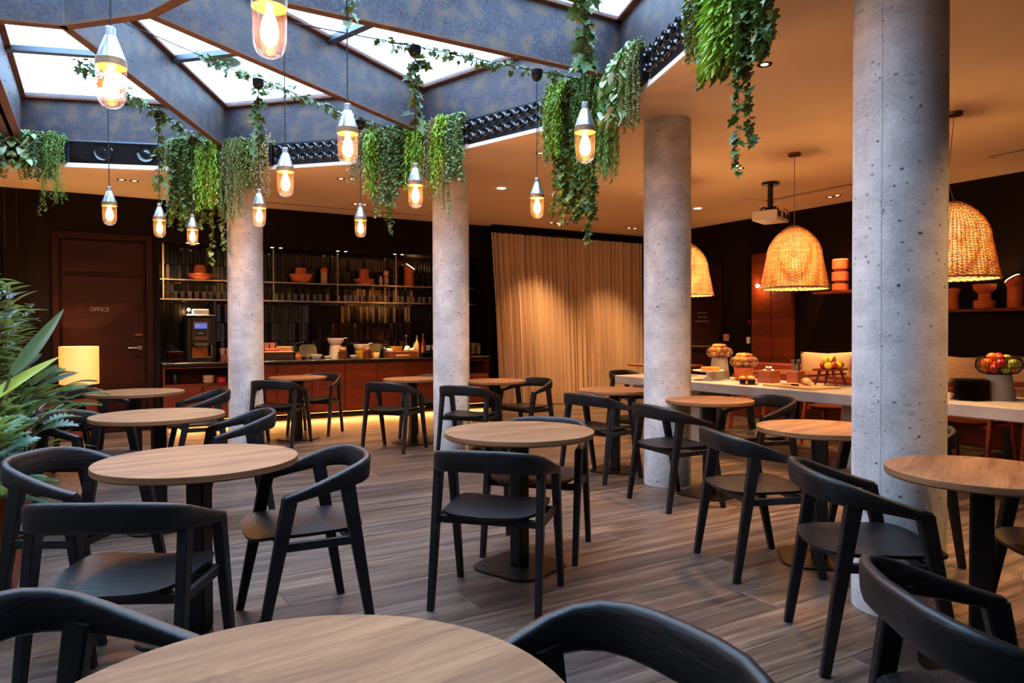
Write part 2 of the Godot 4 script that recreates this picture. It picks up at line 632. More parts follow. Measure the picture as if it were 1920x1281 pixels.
	plain("bronze", Color(0.42, 0.30, 0.20), 0.35, 0.8)
	plain("vent_slot", Color(0.20, 0.14, 0.10), 0.8)
	plain("lettering_grey", Color(0.44, 0.38, 0.35), 0.5)
	plain("teal_patch", Color(0.10, 0.30, 0.34), 0.7)
	plain("red_plastic", Color(0.7, 0.08, 0.09), 0.4)
	plain("yellow_glaze", Color(0.86, 0.62, 0.16), 0.4)
	for n in ["dark_wall", "dark_walnut", "black_satin", "grout"]:
		M[n].metallic_specular = 0.18
	for n in ["walnut", "red_walnut"]:
		M[n].metallic_specular = 0.3
	for q in [["leaf", 0.5], ["glossy_leaf", 0.3]]:
		var m := plain(q[0], Color.WHITE, q[1])
		m.vertex_color_use_as_albedo = true
		m.backlight_enabled = true
		m.backlight = Color(0.35, 0.42, 0.2)
	plain("stem", Color(0.22, 0.25, 0.12), 0.7)
	plain("woody_stem", Color(0.26, 0.19, 0.11), 0.8)

# ---------------------------------------------------------------- the room
func slab(a: Vector3, b: Vector3) -> ArrayMesh:
	mb()
	box((a + b) * 0.5, (b - a).abs())
	return done()

func build_room():
	# floor: screed with boards on it, laid along x
	var screed := struct("floor", slab(Vector3(-0.9, -0.12, -11.1), Vector3(9.1, -0.016, 4.6)), M.black_satin)
	var w := 0.235
	var z := 0.62
	var row := 0
	var cache := {}
	while z > -10.6:
		var x: float = -0.72 - [0.0, 1.3, 0.55, 1.85, 0.95][row % 5] - rng.randf_range(0.0, 0.25)
		while x < RIGHT:
			var l: float = [2.0, 2.4, 2.2][rng.randi() % 3]
			var a := maxf(x, MIRROR)
			var b := minf(x + l, RIGHT)
			if b - a > 0.03:
				var key := snappedf(b - a, 0.01)
				if not cache.has(key):
					cache[key] = box_mesh(Vector3(key - 0.002, 0.016, w - 0.002), 0.0015)
				part("floor_board", cache[key], M["floor_board_%d" % (rng.randi() % 6)], screed, Vector3((a + b) * 0.5, -0.008, z - w * 0.5))
			x += l
		z -= w
		row += 1
	# the part of the floor behind the camera
	part("rear_flooring", slab(Vector3(MIRROR, -0.016, 0.62), Vector3(RIGHT, 0.0, 4.5)), M.floor_board_1, screed)
	# ceiling slab round the opening
	var p := PackedVector2Array([Vector2(-0.9, -11.1), Vector2(9.1, -11.1), Vector2(9.1, 4.7), Vector2(-0.9, 4.7), Vector2(-0.9, RIM[6].y)])
	for i in range(6, -1, -1):
		p.append(RIM[i])
	p.append(Vector2(-0.9, RIM[0].y))
	mb()
	prism(p, CEILING, CEILING + 0.16)
	struct("ceiling", done(), M.ceiling_paint)
	# white edge trim of the opening
	for i in 6:
		mb()
		edge_box(RIM[i], RIM[i + 1], -0.012, 0.006, CEILING - 0.002, CEILING + 0.044)
		var o := struct("trim_%d" % (i + 1), done(), M.white_edge)
		o.set_meta("label", "white edge trim along the ceiling opening")
	# walls
	mb()
	box(Vector3(MIRROR - 0.1, 1.95, -3.25), Vector3(0.2, 3.9, 15.7))
	var wl := struct("wall_left", done(), M.dark_wall)
	# mirror panels in front of it, with thin joints
	var zz := -10.44
	while zz < 4.4:
		var l := 1.19
		part("mirror_panel", cached_box(Vector3(0.008, 3.7, l - 0.004), 0.0015), M.mirror, wl, Vector3(MIRROR + 0.004, 1.87, zz + l * 0.5))
		zz += l
	# back wall: behind the niche, door field, bulkhead, pier and the wall behind the curtain
	struct("wall_back", slab(Vector3(-0.9, 0, -11.15), Vector3(9.1, 3.2, -10.951)), M.dark_wall)
	struct("wall_office", slab(Vector3(-0.72, 0, -10.95), Vector3(0.742, 3.02, BACK)), M.dark_wall)
	struct("wall_bulkhead", slab(Vector3(0.742, 2.48, -10.95), Vector3(5.645, 3.02, BACK)), M.dark_wall)
	struct("wall_pier", slab(Vector3(5.645, 0, -10.95), Vector3(5.76, 3.02, BACK)), M.dark_wall)
	mb()
	box(Vector3(RIGHT + 0.1, 1.6, -3.2), Vector3(0.2, 3.2, 15.8))
	struct("wall_right", done(), M.dark_wall)
	mb()
	box(Vector3(4.1, 1.6, 4.6), Vector3(10.0, 3.2, 0.2))
	struct("wall_front", done(), M.dark_wall)
	# office door
	var d := struct("door_1", box_mesh(Vector3(0.94, 2.44, 0.04), 0.003), M.dark_walnut, Vector3(0.1, 1.22, BACK + 0.012))
	mb()
	cbox(Vector3(-0.415, 1.265, 0), Vector3(0.075, 2.53, 0.09), 0.004)
	cbox(Vector3(0.615, 1.265, 0), Vector3(0.075, 2.53, 0.09), 0.004)
	cbox(Vector3(0.1, 2.49, 0), Vector3(1.106, 0.075, 0.088), 0.004)
	part("door_frame", done(), M.dark_walnut, d, Vector3(-0.1, -1.22, 0.0))
	mb()
	cbox(Vector3(0, 0, 0), Vector3(0.9, 1.98, 0.02), 0.006)
	part("door_leaf", done(), M.dark_walnut, d, Vector3(0, -0.225, 0.028))
	mb()
	cbox(Vector3(0, 0, 0), Vector3(0.9, 0.37, 0.02), 0.006)
	part("transom_panel", done(), M.dark_walnut, d, Vector3(0, 1.02, 0.028))
	mb()
	cbox(Vector3(0, 0, 0), Vector3(0.055, 0.055, 0.012), 0.004)
	tube([Vector3(0, 0, 0), Vector3(0, 0, 0.05), Vector3(-0.02, 0, 0.055), Vector3(-0.135, 0, 0.055)], 0.0095, 8)
	part("door_handle", done(), M.chrome, d, Vector3(0.4, -0.145, 0.042))
	mb()
	cbox(Vector3(0, 0, 0), Vector3(0.10, 0.03, 0.03), 0.008)
	part("lock_knob", done(), M.bronze, d, Vector3(0.385, 0.02, 0.045))
	part("lettering", letters("OFFICE", 0.055, 0.012), M.lettering_grey, d, Vector3(-0.05, 0.345, 0.041))
	# door on the right wall with a push bar
	var d2 := struct("door_2", box_mesh(Vector3(0.05, 2.3, 1.0), 0.003), M.dark_walnut, Vector3(RIGHT - 0.02, 1.15, -8.9))
	mb()
	tube([Vector3(0, 0, -0.42), Vector3(0, 0, 0.42)], 0.016, 8)
	box(Vector3(0.02, 0, -0.40), Vector3(0.05, 0.03, 0.03))
	box(Vector3(0.02, 0, 0.40), Vector3(0.05, 0.03, 0.03))
	part("push_bar", done(), M.steel, d2, Vector3(-0.06, -0.14, 0))
	mb()
	for r in [[0.42, 0.10], [0.35, 0.10], [0.28, 0.16]]:
		var t: float = -r[1]
		while t < r[1]:
			box(Vector3(0, r[0], t), Vector3(0.003, 0.022, 0.018))
			t += 0.032
	part("lettering", done(), M.lettering_grey, d2, Vector3(-0.027, 0, 0.18))
	mb()
	cbox(Vector3(0, 0, -0.53), Vector3(0.07, 2.42, 0.06), 0.004)
	cbox(Vector3(0, 0, 0.53), Vector3(0.07, 2.42, 0.06), 0.004)
	cbox(Vector3(0, 1.18, 0), Vector3(0.068, 0.06, 1.06), 0.004)
	part("door_frame", done(), M.dark_walnut, d2)
	# curtain track and curtain
	var pel := struct("trim_7", box_mesh(Vector3(3.2, 0.12, 0.14), 0.006), M.black_satin, Vector3(7.22, 2.957, -10.27))
	pel.set_meta("label", "dark pelmet board hiding the curtain track")
	build_curtain()

var box_cache := {}
func cached_box(s: Vector3, bev: float) -> ArrayMesh:
	var key := [s, bev]
	if not box_cache.has(key):
		box_cache[key] = box_mesh(s, bev)
	return box_cache[key]

func letters(text: String, height: float, depth := 0.004) -> TextMesh:
	var t := TextMesh.new()
	var f := SystemFont.new()
	f.font_names = PackedStringArray(["Droid Sans"])
	t.font = f
	t.text = text
	t.font_size = 32
	t.pixel_size = height / 26.0
	t.depth = depth * 0.3
	return t

# a plate standing on the plan line a-b, from inner to outer offset (positive = out of the opening)
func edge_box(a: Vector2, b: Vector2, o0: float, o1: float, y0: float, y1: float, grow := 0.0):
	var d := (b - a).normalized()
	var n := Vector2(d.y, -d.x)
	var m := (a + b) * 0.5 + n * (o0 + o1) * 0.5
	var bas := Basis(Vector3(d.x, 0, d.y), Vector3.UP, Vector3(d.x, 0, d.y).cross(Vector3.UP))
	box(Vector3(m.x, (y0 + y1) * 0.5, m.y), Vector3((b - a).length() + grow, y1 - y0, o1 - o0), bas)

func build_curtain():
	mb(true)
	var n := 460
	var rows := 10
	var x0 := 5.62
	var x1 := 8.84
	var r := RandomNumberGenerator.new()
	r.seed = 12
	# fold centres at uneven spacing
	var ph := PackedFloat32Array()
	var acc := 0.0
	var rate := 1.0
	for i in n + 1:
		if i % 14 == 0:
			rate = r.randf_range(0.75, 1.45)
		acc += TAU * (x1 - x0) / n / 0.098 * rate
		ph.append(acc)
	var amp := noise(4, 0.03, 2)
	var g := []
	for j in rows + 1:
		var y := 2.91 - j * (2.90 / rows)
		var t := float(j) / rows
		var line := []
		for i in n + 1:
			var u := float(i) / n
			var am := (0.046 + 0.03 * amp.get_noise_1d(i * 2.0)) * (0.6 + 0.55 * t)
			var sway := 0.35 * sin(i * 0.05 + t * 2.0) * t
			var zz := -10.30 + am * sin(ph[i] + sway) + 0.012 * sin(ph[i] * 0.37 + t * 3.0)
			var xx := lerpf(x0 + 0.16 * t, x1, u) + 0.012 * sin(ph[i] * 2.0) * t
			line.append(Vector3(xx, y, zz))
		g.append(line)
	for j in rows:
		for i in n:
			quad(g[j + 1][i], g[j + 1][i + 1], g[j][i + 1], g[j][i])
	single("curtain", "floor-length sand beige pleated curtain closed across the back wall", "curtain", done(), M.curtain_cloth)

# ---------------------------------------------------------------- skylight
func lines3(a: Vector2, y: float) -> Vector3:
	return Vector3(a.x, y, a.y)

func build_skylight():
	# fascia plates round the opening
	for i in 6:
		mb()
		edge_box(RIM[i], RIM[i + 1], 0.0, 0.03, CEILING + 0.16, 3.78, 0.03)
		edge_box(RIM[i], RIM[i + 1], 0.0, 0.03, CEILING + 0.03, CEILING + 0.17, 0.03)
		var o := struct("trim_%d" % (i + 8), done(), M.steel_plate)
		o.set_meta("label", "steel fascia plate of the skylight well")
		mb()
		edge_box(RIM[i], RIM[i + 1], -0.05, 0.0, 3.715, 3.735)
		part("glazing_ledge", done(), M.rusty_edge, o)
	# roof over the ceiling void, so that daylight only enters through the glass
	var rim_out := PackedVector2Array([Vector2(-0.95, -11.2), Vector2(9.2, -11.2), Vector2(9.2, 4.8), Vector2(-0.95, 4.8), Vector2(-0.95, RIM[6].y)])
	for i in range(6, -1, -1):
		rim_out.append(RIM[i] + (RIM[i] - Vector2(-0.67, -4.5)).normalized() * 0.012)
	rim_out.append(Vector2(-0.95, RIM[0].y))
	mb()
	prism(rim_out, CEILING + 0.17, CEILING + 0.25)
	struct("roof", done(), M.black_satin)
	# radial beams from the hub to the corners: plate web with a rusty bottom flange and a glazing ledge
	for i in range(0, 7):
		var a: Vector2 = HUB[i]
		var b: Vector2 = RIM[i]
		if i == 0 or i == 6:
			a.x = MIRROR + 0.06
			b.x = MIRROR + 0.06
		var d := (b - a).normalized()
		var t := thing("skylight_beam", beam_label(i), "beam", Vector3.ZERO, 0.0, "radial skylight beams")
		mb()
		edge_box(a, b, -0.022, 0.022, 3.292, 3.77)
		var web := part("web_plate", done(), M.steel_plate, t)
		mb()
		edge_box(a, b, -0.034, 0.034, 3.28, 3.292)
		part("bottom_flange", done(), M.rusty_edge, t)
		mb()
		edge_box(a, b, -0.065, 0.065, 3.715, 3.735)
		part("glazing_ledge", done(), M.rusty_edge, t)
		# plugged bolt holes along the web
		var len_ := (b - a).length()
		var n := Vector2(d.y, -d.x)
		for k in 9:
			for row in 2:
				var s := len_ * (k + 0.7) / 9.4
				var q := a + d * s
				var y := 3.40 + row * 0.22
				mb()
				var side := -0.023
				var p := Vector3(q.x + n.x * side, y, q.y + n.y * side)
				var nn := Vector3(n.x, 0, n.y) * signf(side)
				tube([p - nn * 0.004, p + nn * 0.003], 0.007, 8)
				part("bolt", done(), M.rusty_edge, web)
	# inner ring of plates
	for i in 6:
		var t := thing("ring_plate", ["short steel plate of the inner skylight ring beside the mirror", "steel plate of the inner skylight ring above the left pendant", "steel plate of the inner skylight ring at the top edge", "steel plate of the inner ring, overhead right of centre", "steel plate of the inner ring, overhead near the viewer", "steel plate of the inner ring, overhead beside the mirror"][i], "beam", Vector3.ZERO, 0.0, "inner ring of the skylight")
		mb()
		edge_box(HUB[i], HUB[i + 1], -0.022, 0.022, 3.292, 3.77, 0.02)
		part("web_plate", done(), M.steel_plate, t)
		mb()
		edge_box(HUB[i], HUB[i + 1], -0.034, 0.034, 3.279, 3.2915, 0.03)
		part("bottom_flange", done(), M.rusty_edge, t)
		mb()
		tube([lines3(HUB[i + 1], 3.29), lines3(HUB[i + 1], 3.765)], 0.03, 8)
		part("corner_post", done(), M.steel_plate, t)
	# glass panes in two rings with a glazing bar between them, and the panes over the hub
	var c := Vector2(-0.67, -4.5)
	var g := Node3D.new()
	g.name = "window_1"
	add_child(g)
	g.set_meta("kind", "structure")
	for i in 6:
		var h0: Vector2 = HUB[i]
		var h1: Vector2 = HUB[i + 1]
		var o0: Vector2 = RIM[i]
		var o1: Vector2 = RIM[i + 1]
		if i == 0:
			h0.x = MIRROR
			o0.x = MIRROR
		if i == 5:
			h1.x = MIRROR
			o1.x = MIRROR
		var m0 := h0.lerp(o0, 0.545)
		var m1 := h1.lerp(o1, 0.545)
		mb()
		prism(PackedVector2Array([m0, m1, o1, o0]), 3.738, 3.746)
		part("pane", done(), M.skylight_glass, g)
		mb()
		prism(PackedVector2Array([h0, h1, m1, m0]), 3.738, 3.746)
		part("pane", done(), M.skylight_glass, g)
		mb()
		prism(PackedVector2Array([Vector2(MIRROR, c.y), h0, h1]), 3.738, 3.746)
		part("pane", done(), M.skylight_glass, g)
		mb()
		edge_box(m0, m1, -0.035, 0.035, 3.69, 3.737)
		part("glazing_bar", done(), M.alu, g)
	# a wet round patch lying on the glass of one pane
	single("round_patch", "dark teal round patch lying on the skylight glass", "patch", lathe_mesh([Vector2(0, 0.0), Vector2(0.15, 0.002), Vector2(0.17, 0.008), Vector2(0.15, 0.016), Vector2(0, 0.022)], 28), M.teal_patch, Vector3(1.02, 3.747, -7.0))

func beam_label(i: int) -> String:
	return ["steel beam lying along the mirror at the far end of the skylight", "steel skylight beam running to the corner above the coffee machine", "steel skylight beam running to the corner before the buffet shelves", "steel skylight beam running to the corner nearest the curtain", "steel skylight beam overhead towards the large front column", "steel skylight beam overhead close to the viewer", "steel beam lying along the mirror at the near end of the skylight"][i]

func build_columns():
	var at := [Vector3(1.496, 0, -8.627), Vector3(3.299, 0, -6.94), Vector3(4.131, 0, -4.495), Vector3(3.189, 0, -1.934)]
	var lab := ["round concrete column in front of the coffee machine", "round concrete column in front of the buffet, left of the curtain", "round concrete column standing right of the curtain", "large round concrete column in the right foreground"]
	mb()
	lathe([Vector2(0.0, 0.0), Vector2(0.194, 0.0), Vector2(0.194, CEILING), Vector2(0.0, CEILING)], 64)
	var shaft := done()
	mb()
	box(Vector3(0, 1.5, 0), Vector3(0.006, 3.0, 0.006))
	for i in 4:
		var t := thing("concrete_column", lab[i], "column", at[i], 0.0, "round concrete columns")
		t.set_meta("kind", "thing")
		part("shaft", shaft, M.concrete, t).rotation.y = i * 1.7
		# raised seam where the two halves of the formwork met
		mb()
		box(Vector3(0, 1.5, 0.1935), Vector3(0.006, 3.0, 0.004))
		part("formwork_seam", done(), M.concrete, t).rotation.y = [-0.2, -1.2, 0.35, -1.4][i]

func build_ceiling_fittings():
	var warm := Color(1.0, 0.77, 0.53)
	# pairs of small recessed spots: place, turn, energy, label
	var L := [
		[Vector2(0.342, -9.295), 0.0, "pair of small recessed ceiling spots before the office door"],
		[Vector2(2.491, -7.984), -0.5, "pair of recessed ceiling spots between the two far columns"],
		[Vector2(3.147, -9.498), 0.0, "pair of recessed ceiling spots in front of the buffet shelves"],
		[Vector2(3.823, -5.86), -0.9, "pair of recessed ceiling spots just right of the bottle rack"],
		[Vector2(6.419, -9.609), 0.0, "pair of recessed ceiling spots over the left half of the curtain", 8.0],
		[Vector2(7.905, -9.468), 0.0, "pair of recessed ceiling spots over the right half of the curtain", 8.0],
		[Vector2(5.935, -5.367), 0.5, "pair of recessed ceiling spots left of the brass ceiling rose"],
		[Vector2(3.779, -3.278), -1.2, "pair of round recessed ceiling spots behind the hanging staghorn fern"],
		[Vector2(8.321, -5.926), 1.35, "pair of recessed ceiling spots beside the slot vent near the right wall"],
		[Vector2(5.3, -7.7), 0.0, "pair of recessed ceiling spots behind the trailing ivy before the curtain"],
		[Vector2(3.55, -1.05), 0.8, "pair of recessed ceiling spots above the small tables at the right", 4.5],
		[Vector2(4.45, -2.6), 0.8, "pair of recessed ceiling spots above the large front column", 5.0],
	]
	for q in L:
		var t := thing("ceiling_spot", q[2], "ceiling light", Vector3(q[0].x, CEILING, q[0].y), q[1], "recessed ceiling spots")
		for s in [-0.065, 0.065]:
			part("trim_ring", lathe_mesh([Vector2(0.026, -0.001), Vector2(0.047, -0.004), Vector2(0.049, 0.0), Vector2(0.026, 0.004), Vector2(0.026, -0.001)], 20), M.black_satin, t, Vector3(s, -0.001, 0))
			part("lens", lathe_mesh([Vector2(0, -0.001), Vector2(0.024, -0.001), Vector2(0.024, 0.002), Vector2(0, 0.002)], 16), M.spot_lens, t, Vector3(s, -0.002, 0))
			var e: float = q[3] if q.size() > 3 else 6.0
			spot(t, "spot_light", Vector3(s, -0.012, 0), Vector3(0, -1, 0), warm, e, 42.0, 0.024)
	# single square recessed lights
	for q in [[Vector3(4.279, CEILING, -7.567), "square recessed ceiling light left of the curtain"], [Vector3(7.418, CEILING, -7.448), "square recessed ceiling light beside the ceiling hatch"]]:
		var t := thing("square_downlight", q[1], "ceiling light", q[0], 0.4, "square recessed lights")
		part("frame", box_mesh(Vector3(0.17, 0.008, 0.17), 0.002), M.white_edge, t, Vector3(0, -0.003, 0))
		part("lens", lathe_mesh([Vector2(0, -0.012), Vector2(0.055, -0.010), Vector2(0.055, 0.0), Vector2(0, 0.0)], 20), M.spot_lens, t)
		spot(t, "spot_light", Vector3(0, -0.02, 0), Vector3(0, -1, 0), warm, 6.0, 45.0, 0.05)
	# slot vents
	for q in [[Vector3(7.86, CEILING, -5.95), 1.5708, 1.25, "slotted air vent in the ceiling behind the projector"], [Vector3(7.85, CEILING, -3.1), 1.5708, 1.4, "slotted air vent in the ceiling at the right picture edge"], [Vector3(3.05, CEILING, -10.02), 0.0, 3.6, "long slotted air vent in the ceiling above the buffet"]]:
		var t := thing("ceiling_vent", q[3], "vent", q[0], q[1], "ceiling slot vents")
		part("frame", box_mesh(Vector3(q[2], 0.006, 0.13), 0.002), M.vent_slot, t, Vector3(0, -0.002, 0))
		for k in 3:
			part("slat", box_mesh(Vector3(q[2] - 0.03, 0.006, 0.014), 0.002), M.ceiling_paint, t, Vector3(0, -0.006, -0.04 + k * 0.04))
	single("ceiling_hatch", "flat square access hatch in the ceiling beside the projector", "hatch", box_mesh(Vector3(0.62, 0.012, 0.62), 0.003), M.ceiling_paint, Vector3(7.7, CEILING - 0.004, -6.9))
	single("smoke_detector", "small round smoke detector on the ceiling before the curtain", "detector", lathe_mesh([Vector2(0, -0.035), Vector2(0.03, -0.034), Vector2(0.05, -0.02), Vector2(0.055, 0.0), Vector2(0, 0.0)], 20), M.ceiling_paint, Vector3(5.9, CEILING, -6.9))
	# projector on its pole
	var t := thing("projector", "white ceiling projector on a black pole mount", "projector", Vector3(6.9, 0, -5.75), 0.35)
	mb()
	tube([Vector3(0, 2.99, 0), Vector3(0, CEILING, 0)], 0.10, 16)
	part("ceiling_plate", done(), M.black_metal, t)
	mb()
	tube([Vector3(0, 2.70, 0), Vector3(0, 3.0, 0)], 0.032, 10)
	part("pole", done(), M.black_metal, t)
	mb()
	for a in [0.6, 2.2, 3.7, 5.3]:
		tube([Vector3(0, 2.71, 0), Vector3(cos(a) * 0.10, 2.72, sin(a) * 0.10), Vector3(cos(a) * 0.17, 2.675, sin(a) * 0.14)], 0.010, 6)
	part("mount_arm", done(), M.black_metal, t)
	var bd := part("body", box_mesh(Vector3(0.40, 0.115, 0.30), 0.012), M.projector_white, t, Vector3(0, 2.615, 0))
	for q in [[-0.13, 0.10], [0.03, 0.06]]:
		mb()
		for k in 8:
			box(Vector3(q[0] - q[1] * 0.5 + q[1] * k / 7.0, 0.01, 0.151), Vector3(0.004, 0.07, 0.004))
		part("grille", done(), M.black_satin, bd)
	mb()
	tube([Vector3(0.12, 0.0, 0.148), Vector3(0.12, 0.0, 0.165)], 0.03, 14)
	part("lens", done(), M.black_china, bd)
	mb()
	tube([Vector3(0.1, 0.06, 0.1), Vector3(0.14, 0.10, 0.13), Vector3(0.18, 0.04, 0.16), Vector3(0.15, -0.03, 0.155)], 0.008, 6)
	part("cable", done(), M.red_plastic, bd)

# ---------------------------------------------------------------- tables and chairs
func make_table(radius: float, mat: Material, called := "round_table") -> Node3D:
	var t := thing(called, "", "table")
	mb()
	var e := 0.006
	lathe([Vector2(0, -0.030), Vector2(radius - e, -0.030), Vector2(radius, -0.030 + e), Vector2(radius, -0.002), Vector2(radius - 0.002, 0.0), Vector2(0, 0.0)], 72)
	part("table_top", done(), mat, t, Vector3(0, 0.74, 0))
	mb()
	cbox(Vector3(0, 0.70, 0), Vector3(0.30, 0.012, 0.30), 0.003)
	part("top_plate", done(), M.black_metal, t)
	mb()
	cbox(Vector3(0, 0.355, 0), Vector3(0.08, 0.69, 0.08), 0.008)
	part("post", done(), M.black_metal, t)
	mb()
	prism(rounded_square(0.42, 0.42, 0.11, 8), 0.0, 0.008)
	prism(rounded_square(0.41, 0.41, 0.105, 8), 0.008, 0.011)
	part("base_plate", done(), M.black_metal, t)
	return t

# black ash armchair: four splayed legs, a bent band that is both back and arms, a dished seat. Faces -z, origin on the floor.
func make_chair(wood: Material, called: String, cat := "chair") -> Node3D:
	var t := thing(called, "", cat)
	# band: half path from the middle of the back to the front of the arm: x, z, centre height, half height, half thickness
	var half := [[0.0, 0.258, 0.697, 0.052, 0.0165], [0.07, 0.256, 0.697, 0.052, 0.0165], [0.135, 0.248, 0.695, 0.051, 0.0165], [0.19, 0.228, 0.690, 0.049, 0.017], [0.228, 0.192, 0.682, 0.046, 0.0175], [0.250, 0.145, 0.671, 0.041, 0.018], [0.261, 0.085, 0.656, 0.034, 0.019], [0.267, 0.015, 0.638, 0.027, 0.020], [0.268, -0.055, 0.620, 0.022, 0.020], [0.265, -0.125, 0.603, 0.019, 0.020]]
	var path := []
	for i in range(half.size() - 1, 0, -1):
		var h: Array = half[i]
		path.append([-h[0], h[1], h[2], h[3], h[4]])
	for h in half:
		path.append(h)
	mb(true)
	var rings := []
	for i in path.size():
		var h: Array = path[i]
		var c := Vector3(h[0], h[2], h[1])
		var a: Array = path[maxi(i - 1, 0)]
		var b: Array = path[mini(i + 1, path.size() - 1)]
		var tg := Vector3(b[0] - a[0], b[2] - a[2], b[1] - a[1]).normalized()
		var out := tg.cross(Vector3.UP).normalized()
		var up := out.cross(tg).normalized()
		# the back leans outwards a little
		var lean := 0.18 * clampf(1.0 - absf(h[0]) / 0.27, 0.0, 1.0)
		var sgn := signf(out.dot(Vector3(h[0], 0, h[1] + 0.05)))
		up = (up + out * sgn * lean).normalized()
		var ring := []
		for k in 14:
			var w := TAU * k / 14
			var cx := signf(cos(w)) * pow(absf(cos(w)), 0.55)
			var cy := signf(sin(w)) * pow(absf(sin(w)), 0.55)
			ring.append(c + out * (cx * h[4]) + up * (cy * h[3]))
		rings.append(ring)
	st.set_smooth_group(1)
	for i in rings.size() - 1:
		for k in 14:
			var l := (k + 1) % 14
			quad(rings[i][k], rings[i + 1][k], rings[i + 1][l], rings[i][l])
	st.set_smooth_group(-1)
	away(rings[0], Vector3(0, 0.6, 0))
	away(rings[rings.size() - 1], Vector3(0, 0.6, 0))
	part("back_and_arms", done(), wood, t)
	for s in [-1, 1]:
		mb()
		taper(Vector3(s * 0.2640, 0.607, -0.108), Vector3(s * 0.2657, 0.0, -0.2325), Vector2(0.040, 0.060), Vector2(0.030, 0.034), Vector3.RIGHT)
		part("leg", done(), wood, t)
		mb()
		taper(Vector3(s * 0.246, 0.655, 0.128), Vector3(s * 0.2525, 0.0, 0.2325), Vector2(0.036, 0.062), Vector2(0.030, 0.035), Vector3.RIGHT)
		part("leg", done(), wood, t)
		mb()
		taper(Vector3(s * 0.258, 0.412, -0.15), Vector3(s * 0.249, 0.405, 0.165), Vector2(0.018, 0.036), Vector2(0.018, 0.036), Vector3.RIGHT)
		part("side_rail", done(), wood, t)
	for z in [-0.13, 0.150]:
		mb()
		taper(Vector3(-0.25, 0.405, z), Vector3(0.25, 0.405, z), Vector2(0.020, 0.036), Vector2(0.020, 0.036), Vector3.BACK)
		part("cross_rail", done(), wood, t)
	# seat: rounded trapezium, dished, rolled over at the front
	mb(true)
	var N := 44
	var rows := 6
	var top := []
	var bot := []
	for j in rows + 1:
		var rt := []
		var rb := []
		var f := float(j) / rows
		for k in N:
			var w := TAU * k / N
			var cx := signf(cos(w)) * pow(absf(cos(w)), 0.5)
			var cz := signf(sin(w)) * pow(absf(sin(w)), 0.55)
			var wid := lerpf(0.243, 0.220, (cz + 1.0) * 0.5)
			var p := Vector3(cx * wid * f, 0, cz * 0.245 * f - 0.006)
			var y := 0.432 + 0.012 * f * f * (0.4 + 0.6 * absf(cx)) - 0.006 * cz * f - 0.020 * pow(clampf((-cz * f - 0.55) / 0.45, 0.0, 1.0), 2.0) + 0.006 * pow(clampf(cz * f, 0.0, 1.0), 2.0)
			rt.append(Vector3(p.x, y + 0.007, p.z))
			rb.append(Vector3(p.x * 0.985, y - 0.007, p.z * 0.985))
		top.append(rt)
		bot.append(rb)
	st.set_smooth_group(2)
	for j in rows:
		for k in N:
			var l := (k + 1) % N
			quad(top[j][l], top[j + 1][l], top[j + 1][k], top[j][k])
	st.set_smooth_group(3)
	for j in rows:
		for k in N:
			var l := (k + 1) % N
			quad(bot[j][k], bot[j + 1][k], bot[j + 1][l], bot[j][l])
	st.set_smooth_group(4)
	for k in N:
		var l := (k + 1) % N
		quad(top[rows][l], bot[rows][l], bot[rows][k], top[rows][k])
	part("seat", done(), wood, t)
	return t

func facing(f: Vector2) -> float:
	return atan2(-f.x, -f.y)

